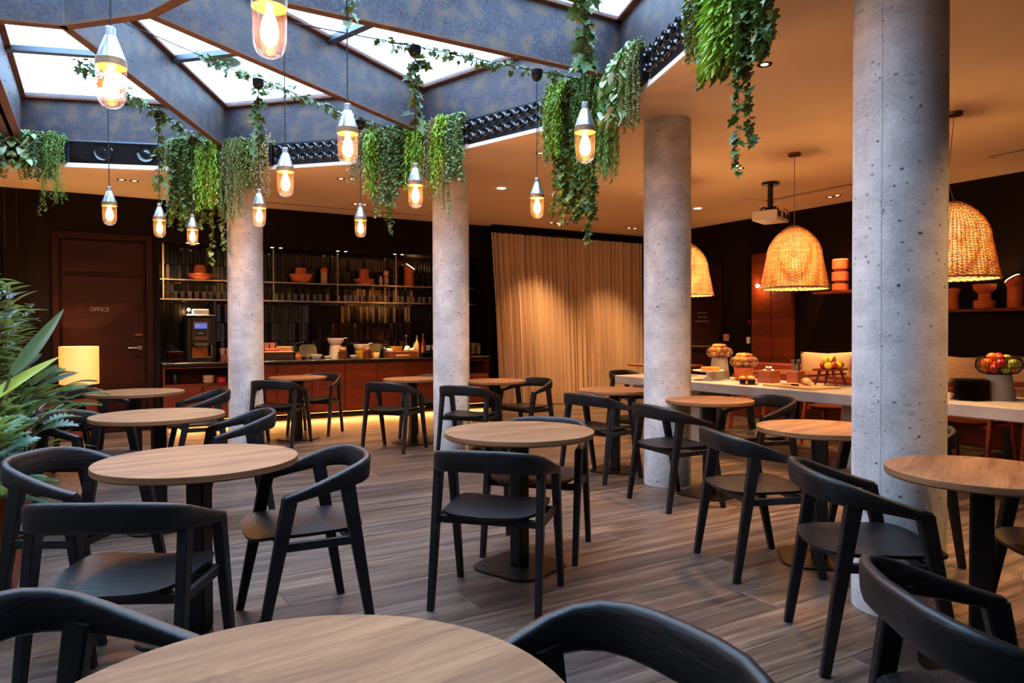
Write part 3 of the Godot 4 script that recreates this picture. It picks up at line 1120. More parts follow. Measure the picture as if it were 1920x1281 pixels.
func build_tables_and_chairs():
	var big := 0.405
	var small := 0.335
	# x, z, radius, turn, label
	var T := [
		[0.22, -0.97, big, 0.5, "round oak table at the bottom edge, nearest the viewer"],
		[0.375, -3.288, big, 0.9, "round oak table in the left foreground among three black chairs"],
		[1.977, -3.309, big, 0.36, "round oak table standing alone in the middle of the floor"],
		[0.353, -5.201, big, 0.2, "second round oak table in the row beside the planter"],
		[0.309, -7.291, big, 0.7, "farthest round oak table in the row beside the planter, before the office door"],
		[2.08, -8.62, small, 0.4, "small round oak table right of the coffee machine column"],
		[3.13, -7.61, small, 0.1, "small round oak table partly behind the column before the buffet"],
		[3.771, -6.811, small, 0.3, "small round oak table in front of the left curtain edge"],
		[4.108, -5.159, small, 0.6, "small round oak table before the curtain, cut off by a column"],
		[4.13, -4.019, small, 0.2, "small round oak table right of the column by the curtain"],
		[3.477, -2.559, small, 0.8, "small round oak table left of the large front column"],
		[2.93, -1.445, small, 0.5, "small round oak table right of the large front column"],
		[1.89, -0.475, small, 0.1, "small round oak table cut off at the lower right picture edge"],
	]
	var first := {}
	for i in T.size():
		var q: Array = T[i]
		var key := [q[2], i % 3]
		var o: Node3D
		if not first.has(key):
			o = make_table(q[2], M["oak_%d" % (i % 3)])
			o.set_meta("label", q[4])
			o.set_meta("base", "round_table")
			o.position = Vector3(q[0], 0, q[1])
			o.rotation.y = q[3]
			first[key] = o
		else:
			o = copy(first[key], Vector3(q[0], 0, q[1]), q[3], q[4])
		o.set_meta("group", "round oak cafe tables")
		# the grain of the staves runs the way of the room on every table
		var top: Node3D = o.get_child(0)
		top.rotation.y = -q[3] + [0.1, 0.15, -0.1, 0.1, 0.05, 0.1, 0.0, 0.2, 0.1, 0.3, 0.2, 0.4, 0.4][i]
	var C := [
		[-0.08, -1.53, 0.80, 0.60, "black ash armchair in the lower left corner at the nearest table"],
		[0.655, -0.93, -0.998, 0.06, "black ash armchair cut off at the bottom edge, right of the nearest table"],
		[-0.04, -3.70, 0.84, 0.54, "black ash armchair behind the left foreground table, beside the planter"],
		[0.099, -2.812, 0.478, -0.878, "black ash armchair seen from behind at the left foreground table"],
		[0.783, -3.172, -0.999, -0.03, "black ash armchair right of the left foreground table, seen from the side"],
		[-0.037, -5.55, 0.80, 0.60, "black ash armchair left of the second table beside the planter"],
		[0.786, -5.073, -0.999, -0.049, "black ash armchair right of the second table beside the planter"],
		[0.0, -7.70, 0.70, 0.71, "black ash armchair left of the farthest table, in front of the drum lamp"],
		[0.80, -7.10, -0.999, 0.05, "black ash armchair right of the farthest table in the planter row"],
		[1.799, -8.301, 0.634, -0.773, "black ash armchair before the small table right of the coffee machine column"],
		[2.376, -8.944, -0.642, 0.767, "black ash armchair against the buffet front, behind a small table"],
		[2.783, -7.30, 0.794, -0.608, "black ash armchair standing left of the column before the buffet"],
		[3.45, -7.91, -0.74, 0.67, "black ash armchair mostly hidden behind the column before the buffet"],
		[3.27, -6.44, 0.80, -0.60, "black ash armchair directly in front of the column before the buffet"],
		[4.13, -6.80, -0.97, 0.22, "black ash armchair in front of the left edge of the curtain"],
		[1.656, -2.98, 0.707, -0.707, "black ash armchair seen from behind in the centre foreground"],
		[2.231, -3.518, -0.73, 0.68, "black ash armchair on the far side of the middle table"],
		[3.795, -4.98, 0.97, -0.2, "black ash armchair in front of the curtain, left of the column"],
		[4.52, -5.25, -0.95, 0.25, "black ash armchair mostly hidden behind the column by the curtain"],
		[3.70, -3.95, 0.992, 0.123, "black ash armchair standing right in front of the column by the curtain"],
		[4.56, -3.95, -0.97, -0.22, "black ash armchair facing left, beside the pale stone counter"],
		[3.094, -2.67, 0.924, 0.38, "black ash armchair left of the large front column, second in the row"],
		[3.88, -2.39, -0.92, -0.38, "black ash armchair hidden behind the large front column"],
		[2.645, -1.735, 0.799, 0.602, "black ash armchair directly in front of the large front column"],
		[3.27, -1.25, -0.8, -0.6, "black ash armchair at the right picture edge behind a small table"],
		[1.67, -0.754, 0.824, 0.566, "black ash armchair in the lower right corner"],
	]
	var proto: Node3D = null
	for q in C:
		var at := Vector3(q[0], 0, q[1])
		var turn := facing(Vector2(q[2], q[3]))
		if proto == null:
			proto = make_chair(M.black_ash, "armchair")
			proto.set_meta("base", "armchair")
			proto.position = at
			proto.rotation.y = turn
			proto.set_meta("label", q[4])
			proto.set_meta("group", "black ash armchairs")
		else:
			copy(proto, at, turn, q[4], "black ash armchairs")

# ---------------------------------------------------------------- pendants
func build_pendants():
	# x, z, height of the upper end of the cord, label
	var P := [
		[0.065, -3.266, 3.75, "large glass capsule pendant at upper left, in front of the skylight glass"],
		[0.50, -2.413, 3.75, "glass capsule pendant cut off by the top picture edge"],
		[1.173, -3.736, 3.75, "glass capsule pendant with ivy round its cord, left of centre"],
		[1.094, -4.829, 3.75, "glass capsule pendant hanging in front of the left bottle rack"],
		[1.217, -6.341, 3.42, "glass capsule pendant in front of the column by the coffee machine"],
		[0.113, -6.842, 3.75, "glass capsule pendant farthest left, hanging before the office door"],
		[0.534, -7.495, 3.35, "glass capsule pendant hanging above the right door frame"],
		[0.878, -8.029, 3.28, "small far glass capsule pendant above the coffee machine"],
		[2.186, -6.585, 3.27, "glass capsule pendant hanging before the dark wall above the buffet"],
		[2.009, -4.813, 3.33, "glass capsule pendant hanging left of the column before the buffet"],
		[2.259, -3.089, 3.75, "glass capsule pendant in front of the hanging plants right of centre"],
		[3.039, -4.799, 3.34, "glass capsule pendant farthest right, above the curtain's left edge"],
	]
	# capsule glass (open at the top), aluminium cone and band, filament bulb
	var glass := lathe_mesh([Vector2(0.0, 0.0), Vector2(0.018, 0.002), Vector2(0.033, 0.009), Vector2(0.044, 0.021), Vector2(0.050, 0.037), Vector2(0.0525, 0.058), Vector2(0.055, 0.15), Vector2(0.055, 0.170)], 32)
	var band := lathe_mesh([Vector2(0.0, 0.172), Vector2(0.050, 0.170), Vector2(0.052, 0.162), Vector2(0.0575, 0.162), Vector2(0.0575, 0.187), Vector2(0.052, 0.190), Vector2(0.0, 0.190)], 32)
	var cone := lathe_mesh([Vector2(0.0, 0.190), Vector2(0.0555, 0.190), Vector2(0.0555, 0.193), Vector2(0.022, 0.285), Vector2(0.0, 0.285)], 32)
	var neck := lathe_mesh([Vector2(0.0, 0.284), Vector2(0.019, 0.284), Vector2(0.019, 0.318), Vector2(0.016, 0.322), Vector2(0.0, 0.322)], 20)
	var bulb := lathe_mesh([Vector2(0.0, 0.038), Vector2(0.016, 0.043), Vector2(0.027, 0.060), Vector2(0.030, 0.085), Vector2(0.024, 0.118), Vector2(0.014, 0.146), Vector2(0.013, 0.171), Vector2(0.0, 0.171)], 18)
	for i in P.size():
		var q: Array = P[i]
		var t := thing("pendant_lamp", q[3], "pendant lamp", Vector3(q[0], 2.17, q[1]), i * 0.7, "glass capsule pendants")
		part("glass", glass, M.lamp_glass, t)
		part("band", band, M.brass_band, t)
		part("cone", cone, M.spun_aluminium, t)
		part("neck", neck, M.spun_aluminium, t)
		part("bulb", bulb, M.filament_bulb, t)
		mb()
		tube([Vector3(0, 0.318, 0), Vector3(0.002, (0.32 + q[2] - 2.17) * 0.5, 0.001), Vector3(0, q[2] - 2.17, 0)], 0.0035, 6)
		part("cord", done(), M.cord, t)
		if q[2] < 3.5:
			part("rose", lathe_mesh([Vector2(0, -0.085), Vector2(0.018, -0.082), Vector2(0.036, -0.066), Vector2(0.045, -0.04), Vector2(0.048, 0.0), Vector2(0, 0.005)], 20), M.black_china, t, Vector3(0, q[2] - 2.17, 0))
		omni(t, "bulb_light", Vector3(0, 0.095, 0), Color(1.0, 0.68, 0.38), 0.48, 0.02)
	# steel wires under the skylight that carry the far pendants
	for q in [[Vector3(0.35, 3.36, -7.24), Vector3(1.14, 3.25, -8.38), Vector3(-0.1, 3.42, -6.6), "thin steel wire under the skylight towards the coffee machine column"], [Vector3(1.2, 3.43, -6.36), Vector3(2.75, 3.22, -6.68), Vector3(0.2, 3.58, -6.05), "thin steel wire under the skylight towards the buffet column"], [Vector3(2.0, 3.33, -4.81), Vector3(3.5, 3.34, -4.79), Vector3(1.0, 3.32, -4.83), "thin steel wire under the skylight towards the curtain column"]]:
		mb()
		tube([q[2], q[0], q[1]], 0.004, 6)
		single("support_wire", q[3], "wire", done(), M.cord, Vector3.ZERO, 0.0, "wires under the skylight")

# ---------------------------------------------------------------- buffet along the back wall
const TOP := 0.866

func build_back_counter():
	var warm := Color(1.0, 0.66, 0.34)
	# cabinets of two doors each under one worktop
	var x := 0.76
	var labels := ["low walnut cabinet with an open shelf below the coffee machine", "low walnut buffet cabinet just right of the coffee machine column", "low walnut buffet cabinet in the middle of the counter", "low walnut buffet cabinet left of the column before the buffet", "low walnut cabinet with an open shelf, right of the column before the buffet"]
	for i in 5:
		var w := 0.972
		var t := thing("base_cabinet", labels[i], "cabinet", Vector3(x + w * 0.5, 0, -10.66), 0.0, "walnut cabinets under the buffet worktop")
		mb()
		box(Vector3(-w * 0.5 + 0.012, 0.46, 0.0), Vector3(0.022, 0.72, 0.55))
		box(Vector3(w * 0.5 - 0.012, 0.46, 0.0), Vector3(0.022, 0.72, 0.55))
		box(Vector3(0, 0.46, -0.26), Vector3(w - 0.03, 0.72, 0.02))
		box(Vector3(0, 0.105, 0.0), Vector3(w - 0.03, 0.02, 0.54))
		box(Vector3(0, 0.80, 0.0), Vector3(w - 0.03, 0.02, 0.54))
		part("carcass", done(), M.walnut, t)
		part("plinth", box_mesh(Vector3(w, 0.095, 0.42), 0.002), M.black_satin, t, Vector3(0, 0.0475, -0.05))
		var open: bool = i == 0 or i == 4
		var h := 0.44 if open else 0.69
		if open:
			part("shelf_board", box_mesh(Vector3(w - 0.046, 0.022, 0.53), 0.002), M.walnut, t, Vector3(0, 0.565, 0.005))
		for s in [-1, 1]:
			part("door", box_mesh(Vector3(w * 0.5 - 0.008, h, 0.02), 0.003), M.walnut, t, Vector3(s * w * 0.25, 0.115 + h * 0.5, 0.276))
		x += w + 0.001
	mb()
	cbox(Vector3(3.194, TOP - 0.022, -10.652), Vector3(4.88, 0.044, 0.58), 0.004)
	var wt := thing("worktop", "long dark worktop of the buffet in front of black tiles", "worktop")
	part("board", done(), M.black_metal, wt)
	part("steel_edge", box_mesh(Vector3(4.88, 0.012, 0.005), 0.001), M.steel, wt, Vector3(3.194, TOP - 0.007, -10.3595))
	# light strip under the cabinet fronts that washes the floor
	var led := single("led_strip", "warm light strip hidden under the buffet fronts", "light strip", box_mesh(Vector3(4.7, 0.006, 0.016), 0.0), M.led_glow, Vector3(3.19, 0.091, -10.405))
	area(led, "strip_light", Vector3(0, -0.006, 0.004), Vector3(0, -1, 0.35), Vector3(0, 0, 1), Vector2(4.7, 0.02), warm, 7.0)
	# glazed black tiles, stacked upright
	var wall := thing("tiled_backsplash", "wall of narrow glossy black upright tiles behind the buffet", "tiled wall", Vector3(0, 0, 0))
	part("grout_bed", slab(Vector3(0.745, TOP - 0.02, -10.949), Vector3(5.64, 2.48, -10.925)), M.grout, wall)
	mb()
	var r := RandomNumberGenerator.new()
	r.seed = 8
	var tw := 0.050
	var th := 0.27
	var n := int(4.88 / tw)
	for j in 6:
		for i in n:
			var c := Vector3(0.75 + tw * (i + 0.5), TOP + th * (j + 0.5), -10.922)
			var tilt := Basis.from_euler(Vector3(r.randf_range(-0.02, 0.02), r.randf_range(-0.03, 0.03), 0))
			cbox(c, Vector3(tw - 0.003, th - 0.003, 0.012), 0.003, tilt)
	var tiles := part("tile", done(), M.black_tile, wall)
	tiles.set_meta("kind", "stuff")
	tiles.set_meta("label", "narrow glossy black tiles")
	# two steel shelves on posts
	for q in [[2.005, "upper thin steel shelf over the buffet carrying terracotta pieces"], [1.735, "lower thin steel shelf over the buffet carrying drinking glasses"]]:
		var s := thing("wall_shelf", q[1], "shelf", Vector3(3.19, q[0], -10.815), 0.0, "steel shelves over the buffet")
		part("board", box_mesh(Vector3(4.86, 0.014, 0.22), 0.002), M.black_metal, s, Vector3(0, -0.007, 0))
		part("front_edge", box_mesh(Vector3(4.86, 0.02, 0.006), 0.001), M.steel, s, Vector3(0, -0.009, 0.113))
	for q in [[2.245, "steel shelf post right of the coffee machine column"], [3.19, "steel shelf post in the middle of the buffet wall"], [4.13, "steel shelf post left of the column before the buffet"], [0.80, "steel shelf post at the left end of the buffet wall"], [5.1, "steel shelf post near the right end of the buffet wall"]]:
		single("shelf_post", q[1], "post", box_mesh(Vector3(0.022, 0.75, 0.022), 0.002), M.steel, Vector3(q[0], 2.105, -10.715), 0.0, "posts of the buffet shelves")
	# small spots under the bulkhead
	var sl := ["pair of small spots under the bulkhead left of the coffee machine column", "pair of small spots under the bulkhead right of the coffee machine column", "pair of small spots under the bulkhead in the middle of the buffet", "pair of small spots under the bulkhead left of the buffet column"]
	var k := 0
	for sx in [1.15, 2.25, 3.2, 4.1]:
		var t := thing("bulkhead_spot", sl[k], "ceiling light", Vector3(sx, 2.48, -10.52), 0.0, "spots under the buffet bulkhead")
		for s in [-0.06, 0.06]:
			part("lens", lathe_mesh([Vector2(0, -0.006), Vector2(0.02, -0.005), Vector2(0.024, 0.0), Vector2(0, 0.0)], 14), M.spot_lens, t, Vector3(s, 0, 0))
			spot(t, "spot_light", Vector3(s, -0.014, 0), Vector3(0, -1, 0.02), Color(1.0, 0.80, 0.56), 6.0, 22.0, 0.02)
		k += 1

func bottle_mesh(r: float, h: float) -> ArrayMesh:
	return lathe_mesh([Vector2(0, 0), Vector2(r, 0), Vector2(r, h * 0.55), Vector2(r * 0.85, h * 0.66), Vector2(r * 0.36, h * 0.80), Vector2(r * 0.34, h * 0.96), Vector2(0, h * 0.96)], 18)

func bowl_prof(r: float, h: float, wall := 0.006, foot := 0.45) -> Array:
	return [Vector2(0, 0), Vector2(r * foot, 0), Vector2(r * (foot + 0.25), h * 0.18), Vector2(r * 0.93, h * 0.6), Vector2(r, h), Vector2(r - wall, h), Vector2(r * 0.93 - wall, h * 0.62), Vector2(r * (foot + 0.2), h * 0.24), Vector2(0, h * 0.16)]

func plate_prof(r: float, h: float) -> Array:
	return [Vector2(0, 0), Vector2(r * 0.6, 0), Vector2(r * 0.66, h * 0.3), Vector2(r, h), Vector2(r - 0.004, h), Vector2(r * 0.64, h * 0.5), Vector2(0, h * 0.35)]

func cup_prof(r: float, h: float) -> Array:
	return [Vector2(0, 0), Vector2(r * 0.72, 0), Vector2(r, h), Vector2(r - 0.003, h), Vector2(r * 0.70, 0.006), Vector2(0, 0.006)]

func plate_stack(n: int, r: float, h: float, pitch: float, at: Vector3, mat: Material, what: String, group: String):
	var mesh := lathe_mesh(plate_prof(r, h), 32)
	for k in n:
		var where := "top" if k == n - 1 else ("bottom" if k == 0 else "inside")
		var lab := what % {"top": "topmost", "bottom": "lowest", "inside": "inner one"}[where]
		single("plate", lab, "plate", mesh, mat, at + Vector3(rng.randf_range(-0.003, 0.003), pitch * k, rng.randf_range(-0.003, 0.003)), 0.0, group)

func build_back_items():
	var zc := -10.62
	# brown plates at the left end
	plate_stack(8, 0.112, 0.018, 0.0185, Vector3(0.93, TOP, -10.56), M.brown_china, "brown stoneware plate at the left end of the buffet, %s of the stack", "brown plates on the buffet")
	# coffee machine
	var t := thing("coffee_machine", "black bean-to-cup coffee machine with a blue lit screen on the buffet", "coffee machine", Vector3(1.245, TOP, -10.63))
	mb()
	cbox(Vector3(-0.155, 0.31, -0.02), Vector3(0.05, 0.60, 0.40), 0.012)
	cbox(Vector3(0.155, 0.31, -0.02), Vector3(0.05, 0.60, 0.40), 0.012)
	cbox(Vector3(0, 0.42, -0.04), Vector3(0.30, 0.38, 0.36), 0.01)
	cbox(Vector3(0, 0.15, -0.12), Vector3(0.28, 0.30, 0.18), 0.006)
	cbox(Vector3(0, 0.03, 0.0), Vector3(0.30, 0.06, 0.40), 0.008)
	part("body", done(), M.black_china, t)
	var pan := part("front_panel", box_mesh(Vector3(0.20, 0.27, 0.02), 0.008), M.bronze, t, Vector3(-0.01, 0.43, 0.15))
	part("screen", box_mesh(Vector3(0.165, 0.185, 0.006), 0.001), M.black_china, pan, Vector3(0, 0.015, 0.012))
	part("screen_picture", box_mesh(Vector3(0.158, 0.075, 0.002), 0.0), M.screen_blue, pan, Vector3(0, 0.065, 0.0165))
	mb()
	for q in [[-0.06, 0.075], [-0.03, 0.075], [-0.06, 0.055], [-0.028, 0.055], [0.02, 0.07], [0.05, 0.066]]:
		box(Vector3(q[0], q[1], 0.0178), Vector3(0.022, 0.012, 0.001))
	box(Vector3(0.0, -0.035, 0.0165), Vector3(0.06, 0.008, 0.001))
	part("screen_lettering", done(), M.white_china, pan)
	mb()
	cbox(Vector3(0, 0.245, 0.09), Vector3(0.19, 0.05, 0.12), 0.008)
	cbox(Vector3(-0.02, 0.205, 0.12), Vector3(0.03, 0.05, 0.03), 0.004)
	cbox(Vector3(0.03, 0.205, 0.12), Vector3(0.03, 0.05, 0.03), 0.004)
	part("spout", done(), M.steel, t)
	part("back_splash", box_mesh(Vector3(0.2, 0.15, 0.006), 0.001), M.copper, t, Vector3(0, 0.14, -0.025))
	part("drip_tray", box_mesh(Vector3(0.26, 0.02, 0.19), 0.004), M.steel, t, Vector3(0, 0.068, 0.095))
	mb()
	tube([Vector3(0.125, 0.23, 0.13), Vector3(0.13, 0.15, 0.15), Vector3(0.128, 0.10, 0.15)], 0.006, 8)
	part("steam_wand", done(), M.steel, t)
	part("cup_rail", box_mesh(Vector3(0.37, 0.02, 0.40), 0.006), M.steel, t, Vector3(0, 0.635, -0.02))
	# small lamp and white cup tray on top of the machine
	var lm := thing("clip_lamp", "small bright lamp on top of the coffee machine", "lamp", Vector3(1.09, TOP + 0.645, -10.5))
	part("base", lathe_mesh([Vector2(0, 0), Vector2(0.025, 0), Vector2(0.025, 0.012), Vector2(0.006, 0.016), Vector2(0.006, 0.045), Vector2(0, 0.045)], 14), M.steel, lm)
	part("bulb", blob_mesh(Vector3(0.022, 0.022, 0.022), 0.0, 0.0, 12), M.lamp_disc_glow, lm, Vector3(0, 0.045, 0))
	omni(lm, "bulb_light", Vector3(0, 0.067, 0), Color(1.0, 0.78, 0.48), 0.22, 0.02)
	single("white_box", "white box lying on top of the coffee machine", "box", box_mesh(Vector3(0.20, 0.075, 0.16), 0.006), M.white_china, Vector3(1.24, TOP + 0.683, -10.55))
	# cups on a wooden box, beside the column
	single("wooden_box", "reddish wooden box behind the coffee machine column", "box", box_mesh(Vector3(0.16, 0.10, 0.18), 0.004), M.chestnut, Vector3(1.57, TOP + 0.05, -10.6))
	var cup := lathe_mesh(cup_prof(0.042, 0.085), 20)
	for q in [[1.525, "pale pink paper cup left on the wooden box"], [1.612, "pale pink paper cup right on the wooden box"]]:
		single("paper_cup", q[1], "cup", cup, M.pink_china, Vector3(q[0], TOP + 0.1, -10.6), 0.0, "paper cups on the wooden box")
	# crates with boxes and cups
	single("crate", "dark green crate at the bottom of the pile beside the column", "crate", box_mesh(Vector3(0.40, 0.062, 0.30), 0.006), M.dark_green, Vector3(2.27, TOP + 0.031, zc))
	single("crate", "burgundy crate on the dark green crate beside the column", "crate", box_mesh(Vector3(0.385, 0.052, 0.29), 0.006), M.burgundy, Vector3(2.265, TOP + 0.089, zc))
	single("wooden_tray", "thin pale wooden tray on the burgundy crate", "tray", box_mesh(Vector3(0.40, 0.012, 0.30), 0.003), M.beech, Vector3(2.27, TOP + 0.121, zc))
	single("cardboard_box", "low terracotta coloured box on the wooden tray", "box", box_mesh(Vector3(0.19, 0.042, 0.22), 0.004), M.terracotta, Vector3(2.175, TOP + 0.148, zc))
	single("cardboard_box", "light brown cardboard box on the wooden tray", "box", box_mesh(Vector3(0.185, 0.068, 0.22), 0.004), M.pale_clay, Vector3(2.37, TOP + 0.161, zc))
	for q in [[2.12, "pink china cup next to the column on the terracotta coloured box"], [2.205, "pink china cup on the right of the terracotta coloured box"]]:
		single("cup", q[1], "cup", cup, M.pink_china, Vector3(q[0], TOP + 0.169, -10.63), 0.0, "pink cups on the box pile")
	# jug with ladle, jars
	t = thing("black_jug", "black enamel jug with a ladle right of the crate pile", "jug", Vector3(2.53, TOP, -10.72))
	part("body", lathe_mesh([Vector2(0, 0), Vector2(0.065, 0), Vector2(0.075, 0.06), Vector2(0.06, 0.16), Vector2(0.05, 0.2), Vector2(0.046, 0.2), Vector2(0.05, 0.16), Vector2(0, 0.1)], 20), M.black_china, t)
	mb()
	tube([Vector3(-0.01, 0.1, 0), Vector3(0.03, 0.24, 0.01), Vector3(0.10, 0.255, 0.02)], 0.005, 6)
	blob(Vector3(0.125, 0.255, 0.02), Vector3(0.025, 0.012, 0.018), 10)
	part("ladle", done(), M.steel, t)
	var jar := lathe_mesh([Vector2(0, 0), Vector2(0.042, 0), Vector2(0.046, 0.01), Vector2(0.046, 0.07), Vector2(0.038, 0.085), Vector2(0.038, 0.10), Vector2(0, 0.10)], 20)
	for q in [[2.545, -10.50, "amber", "small amber honey jar in front of the black jug", "honey jars on the buffet"], [3.62, -10.50, "amber", "amber jam jar in front of the second olive board", "jam jars on the buffet"], [3.73, -10.52, "cream_liquid", "cream coloured jam jar right of the amber jar", "jam jars on the buffet"]]:
		t = thing("jar", q[3], "jar", Vector3(q[0], TOP, q[1]), 0.0, q[4])
		part("contents", jar, M.amber_juice if q[2] == "amber" else M.cream_liquid, t)
		part("lid", lathe_mesh([Vector2(0, 0), Vector2(0.040, 0), Vector2(0.040, 0.014), Vector2(0, 0.016)], 18), M.brass_band, t, Vector3(0, 0.1, 0))
	t = thing("spoon_glass", "clear glass with a spoon beside the white bowl", "glass", Vector3(2.67, TOP, -10.48))
	part("glass", lathe_mesh(cup_prof(0.04, 0.10), 18), M.clear_glass, t)
	mb()
	tube([Vector3(-0.01, 0.012, 0), Vector3(-0.045, 0.16, 0.0)], 0.004, 6)
	blob(Vector3(-0.05, 0.18, 0), Vector3(0.016, 0.022, 0.008), 10)
	part("spoon", done(), M.steel, t)
	# leaning olive boards
	for q in [[2.75, "rounded olive serving board leaning on the tiles behind the white bowl"], [3.80, "rounded olive serving board leaning on the tiles right of the footed bowls"]]:
		mb()
		var pl := rounded_square(0.26, 0.19, 0.06, 6)
		var o := single("serving_board", q[1], "board", null, M.olive_board, Vector3(q[0], TOP + 0.125, -10.77), 0.0, "leaning olive boards")
		prism(pl, -0.008, 0.008)
		o.mesh = done()
		o.rotation = Vector3(PI / 2 - 0.22, 0, 0)
	# bowls
	for q in [[2.80, -10.48, 0.085, 0.075, "white_china", "white china bowl in front of the first olive board"], [2.96, -10.47, 0.055, 0.05, "white_china", "small white bowl with nuts right of the white bowl"], [3.36, -10.48, 0.062, 0.055, "white_china", "small white bowl with a spoon between the two footed bowls"]]:
		t = thing("bowl", q[5], "bowl", Vector3(q[0], TOP, q[1]), 0.0, "white bowls on the buffet")
		part("shell", lathe_mesh(bowl_prof(q[2], q[3]), 24), M[q[4]], t)
		mb()
		blob(Vector3(0, q[3] * 0.55, 0), Vector3(q[2] * 0.8, q[3] * 0.35, q[2] * 0.8), 12, 0.08)
		part("filling", done(), M.flour_white if q[2] > 0.06 else M.brown_crust, t)
	# two footed bowls
	for q in [[3.12, 0.21, 0.105, 0.085, "cream_china", "tall cream pedestal with a wide white bowl and spoon on the buffet", 0.125, 0.10], [3.52, 0.13, 0.07, 0.10, "yellow_glaze", "wide speckled white bowl on a short yellow pedestal", 0.125, 0.085]]:
		t = thing("footed_bowl", q[5], "bowl", Vector3(q[0], TOP, -10.6), 0.0, "footed bowls on the buffet")
		part("pedestal", lathe_mesh([Vector2(0, 0), Vector2(q[2], 0), Vector2(q[3], q[1]), Vector2(0, q[1])], 24), M[q[4]], t)
		part("shell", lathe_mesh(bowl_prof(q[6], q[7]), 28), M.white_china, t, Vector3(0, q[1], 0))
		mb()
		tube([Vector3(0.05, q[1] + 0.06, 0), Vector3(0.13, q[1] + 0.1, 0.01), Vector3(0.17, q[1] + 0.105, 0.01)], 0.005, 6)
		part("spoon", done(), M.white_china, t)
	# copper jars with a glass dome of muesli
	for q in [[3.18, "copper", "copper canister with a glass of nuts before the tall cream pedestal"], [3.56, "copper", "copper canister with a glass of muesli before the short yellow pedestal"]]:
		t = thing("canister", q[2], "canister", Vector3(q[0], TOP, -10.44), 0.0, "copper canisters on the buffet")
		part("can", lathe_mesh([Vector2(0, 0), Vector2(0.058, 0), Vector2(0.064, 0.095), Vector2(0, 0.095)], 22), M[q[1]], t)
		part("rim", lathe_mesh([Vector2(0, 0.095), Vector2(0.072, 0.095), Vector2(0.074, 0.108), Vector2(0, 0.11)], 22), M.bronze, t)
		mb()
		blob(Vector3(0, 0.14, 0), Vector3(0.05, 0.035, 0.05), 12, 0.12)
		part("contents", done(), M.brown_crust, t)
		part("glass", lathe_mesh([Vector2(0.056, 0.11), Vector2(0.056, 0.18), Vector2(0.05, 0.19), Vector2(0.05, 0.18), Vector2(0.053, 0.11)], 20), M.clear_glass, t)
	t = thing("kettle", "dark kettle between the olive board and the bread crate", "kettle", Vector3(3.93, TOP, -10.7))
	part("body", lathe_mesh([Vector2(0, 0), Vector2(0.075, 0), Vector2(0.08, 0.04), Vector2(0.06, 0.13), Vector2(0.03, 0.15), Vector2(0.012, 0.17), Vector2(0, 0.172)], 20), M.black_china, t)
	mb()
	tube([Vector3(0.06, 0.12, 0), Vector3(0.05, 0.2, 0), Vector3(-0.05, 0.2, 0), Vector3(-0.06, 0.12, 0)], 0.007, 6)
	part("handle", done(), M.black_metal, t)
	# bread crate with yellow bowl and rolls
	t = thing("bread_crate", "long wooden crate of bread rolls on the buffet", "crate", Vector3(4.14, TOP, -10.56))
	mb()
	cbox(Vector3(0, 0.05, 0.13), Vector3(0.47, 0.10, 0.014), 0.003)
	cbox(Vector3(0, 0.05, -0.13), Vector3(0.47, 0.10, 0.014), 0.003)
	cbox(Vector3(-0.228, 0.05, 0), Vector3(0.014, 0.10, 0.25), 0.003)
	cbox(Vector3(0.228, 0.05, 0), Vector3(0.014, 0.10, 0.25), 0.003)
	cbox(Vector3(0, 0.008, 0), Vector3(0.45, 0.012, 0.25), 0.002)
	part("crate", done(), M.chestnut, t)
	part("handle_board", box_mesh(Vector3(0.22, 0.035, 0.012), 0.004), M.pale_clay, t, Vector3(-0.02, 0.03, 0.143))
	single("yellow_bowl", "bright yellow bowl standing in the bread crate", "bowl", lathe_mesh(bowl_prof(0.10, 0.085, 0.008, 0.6), 24), M.yellow_glaze, Vector3(4.07, TOP + 0.09, -10.56))
	var roll := blob_mesh(Vector3(0.045, 0.032, 0.04), 0.05, 1.0)
	var k := 0
	for q in [[3.95, 0.08, -10.52], [3.965, 0.085, -10.62], [4.22, 0.085, -10.52], [4.28, 0.08, -10.58], [4.31, 0.085, -10.50], [4.25, 0.12, -10.55]]:
		single("bread_roll", ["white floured roll at the front left of the bread crate", "white floured roll at the back left of the bread crate", "white floured roll right beside the yellow bowl", "white floured roll at the back right of the bread crate", "white floured roll at the front right of the bread crate", "white floured roll on top of the heap in the bread crate"][k], "bread roll", roll, M.flour_white, Vector3(q[0], TOP + q[1], q[2]), k * 1.1, "rolls in the bread crate")
		k += 1
	# sauce bottles
	k = 0
	for q in [[4.30, -10.72, 0.042, 0.33, "dark_liquid", "tall dark bottle with a steel cap behind the bread crate"], [4.435, -10.60, 0.040, 0.32, "cream_liquid", "tall bottle of cream coloured dressing right of the bread crate"], [4.565, -10.66, 0.038, 0.345, "red_liquid", "tall bottle of red sauce left of the buffet column"], [4.37, -10.56, 0.026, 0.22, "cream_liquid", "small bottle of pale oil between the tall bottles"], [4.51, -10.54, 0.026, 0.22, "amber_juice", "small amber bottle in front of the red sauce bottle"]]:
		t = thing("bottle", q[5], "bottle", Vector3(q[0], TOP, q[1]), 0.0, "dressing bottles on the buffet")
		part("flask", bottle_mesh(q[2], q[3]), M[q[4]], t)
		part("cap", lathe_mesh([Vector2(0, 0), Vector2(q[2] * 0.5, 0), Vector2(q[2] * 0.5, q[3] * 0.1), Vector2(q[2] * 0.3, q[3] * 0.14), Vector2(0, q[3] * 0.14)], 12), M.steel, t, Vector3(0, q[3] * 0.95, 0))
	for q in [[4.66, "white cup left of two behind the buffet column"], [4.76, "white cup right of two behind the buffet column"]]:
		single("cup", q[1], "cup", cup, M.white_china, Vector3(q[0], TOP + 0.10, -10.68), 0.0, "white cups on the buffet")
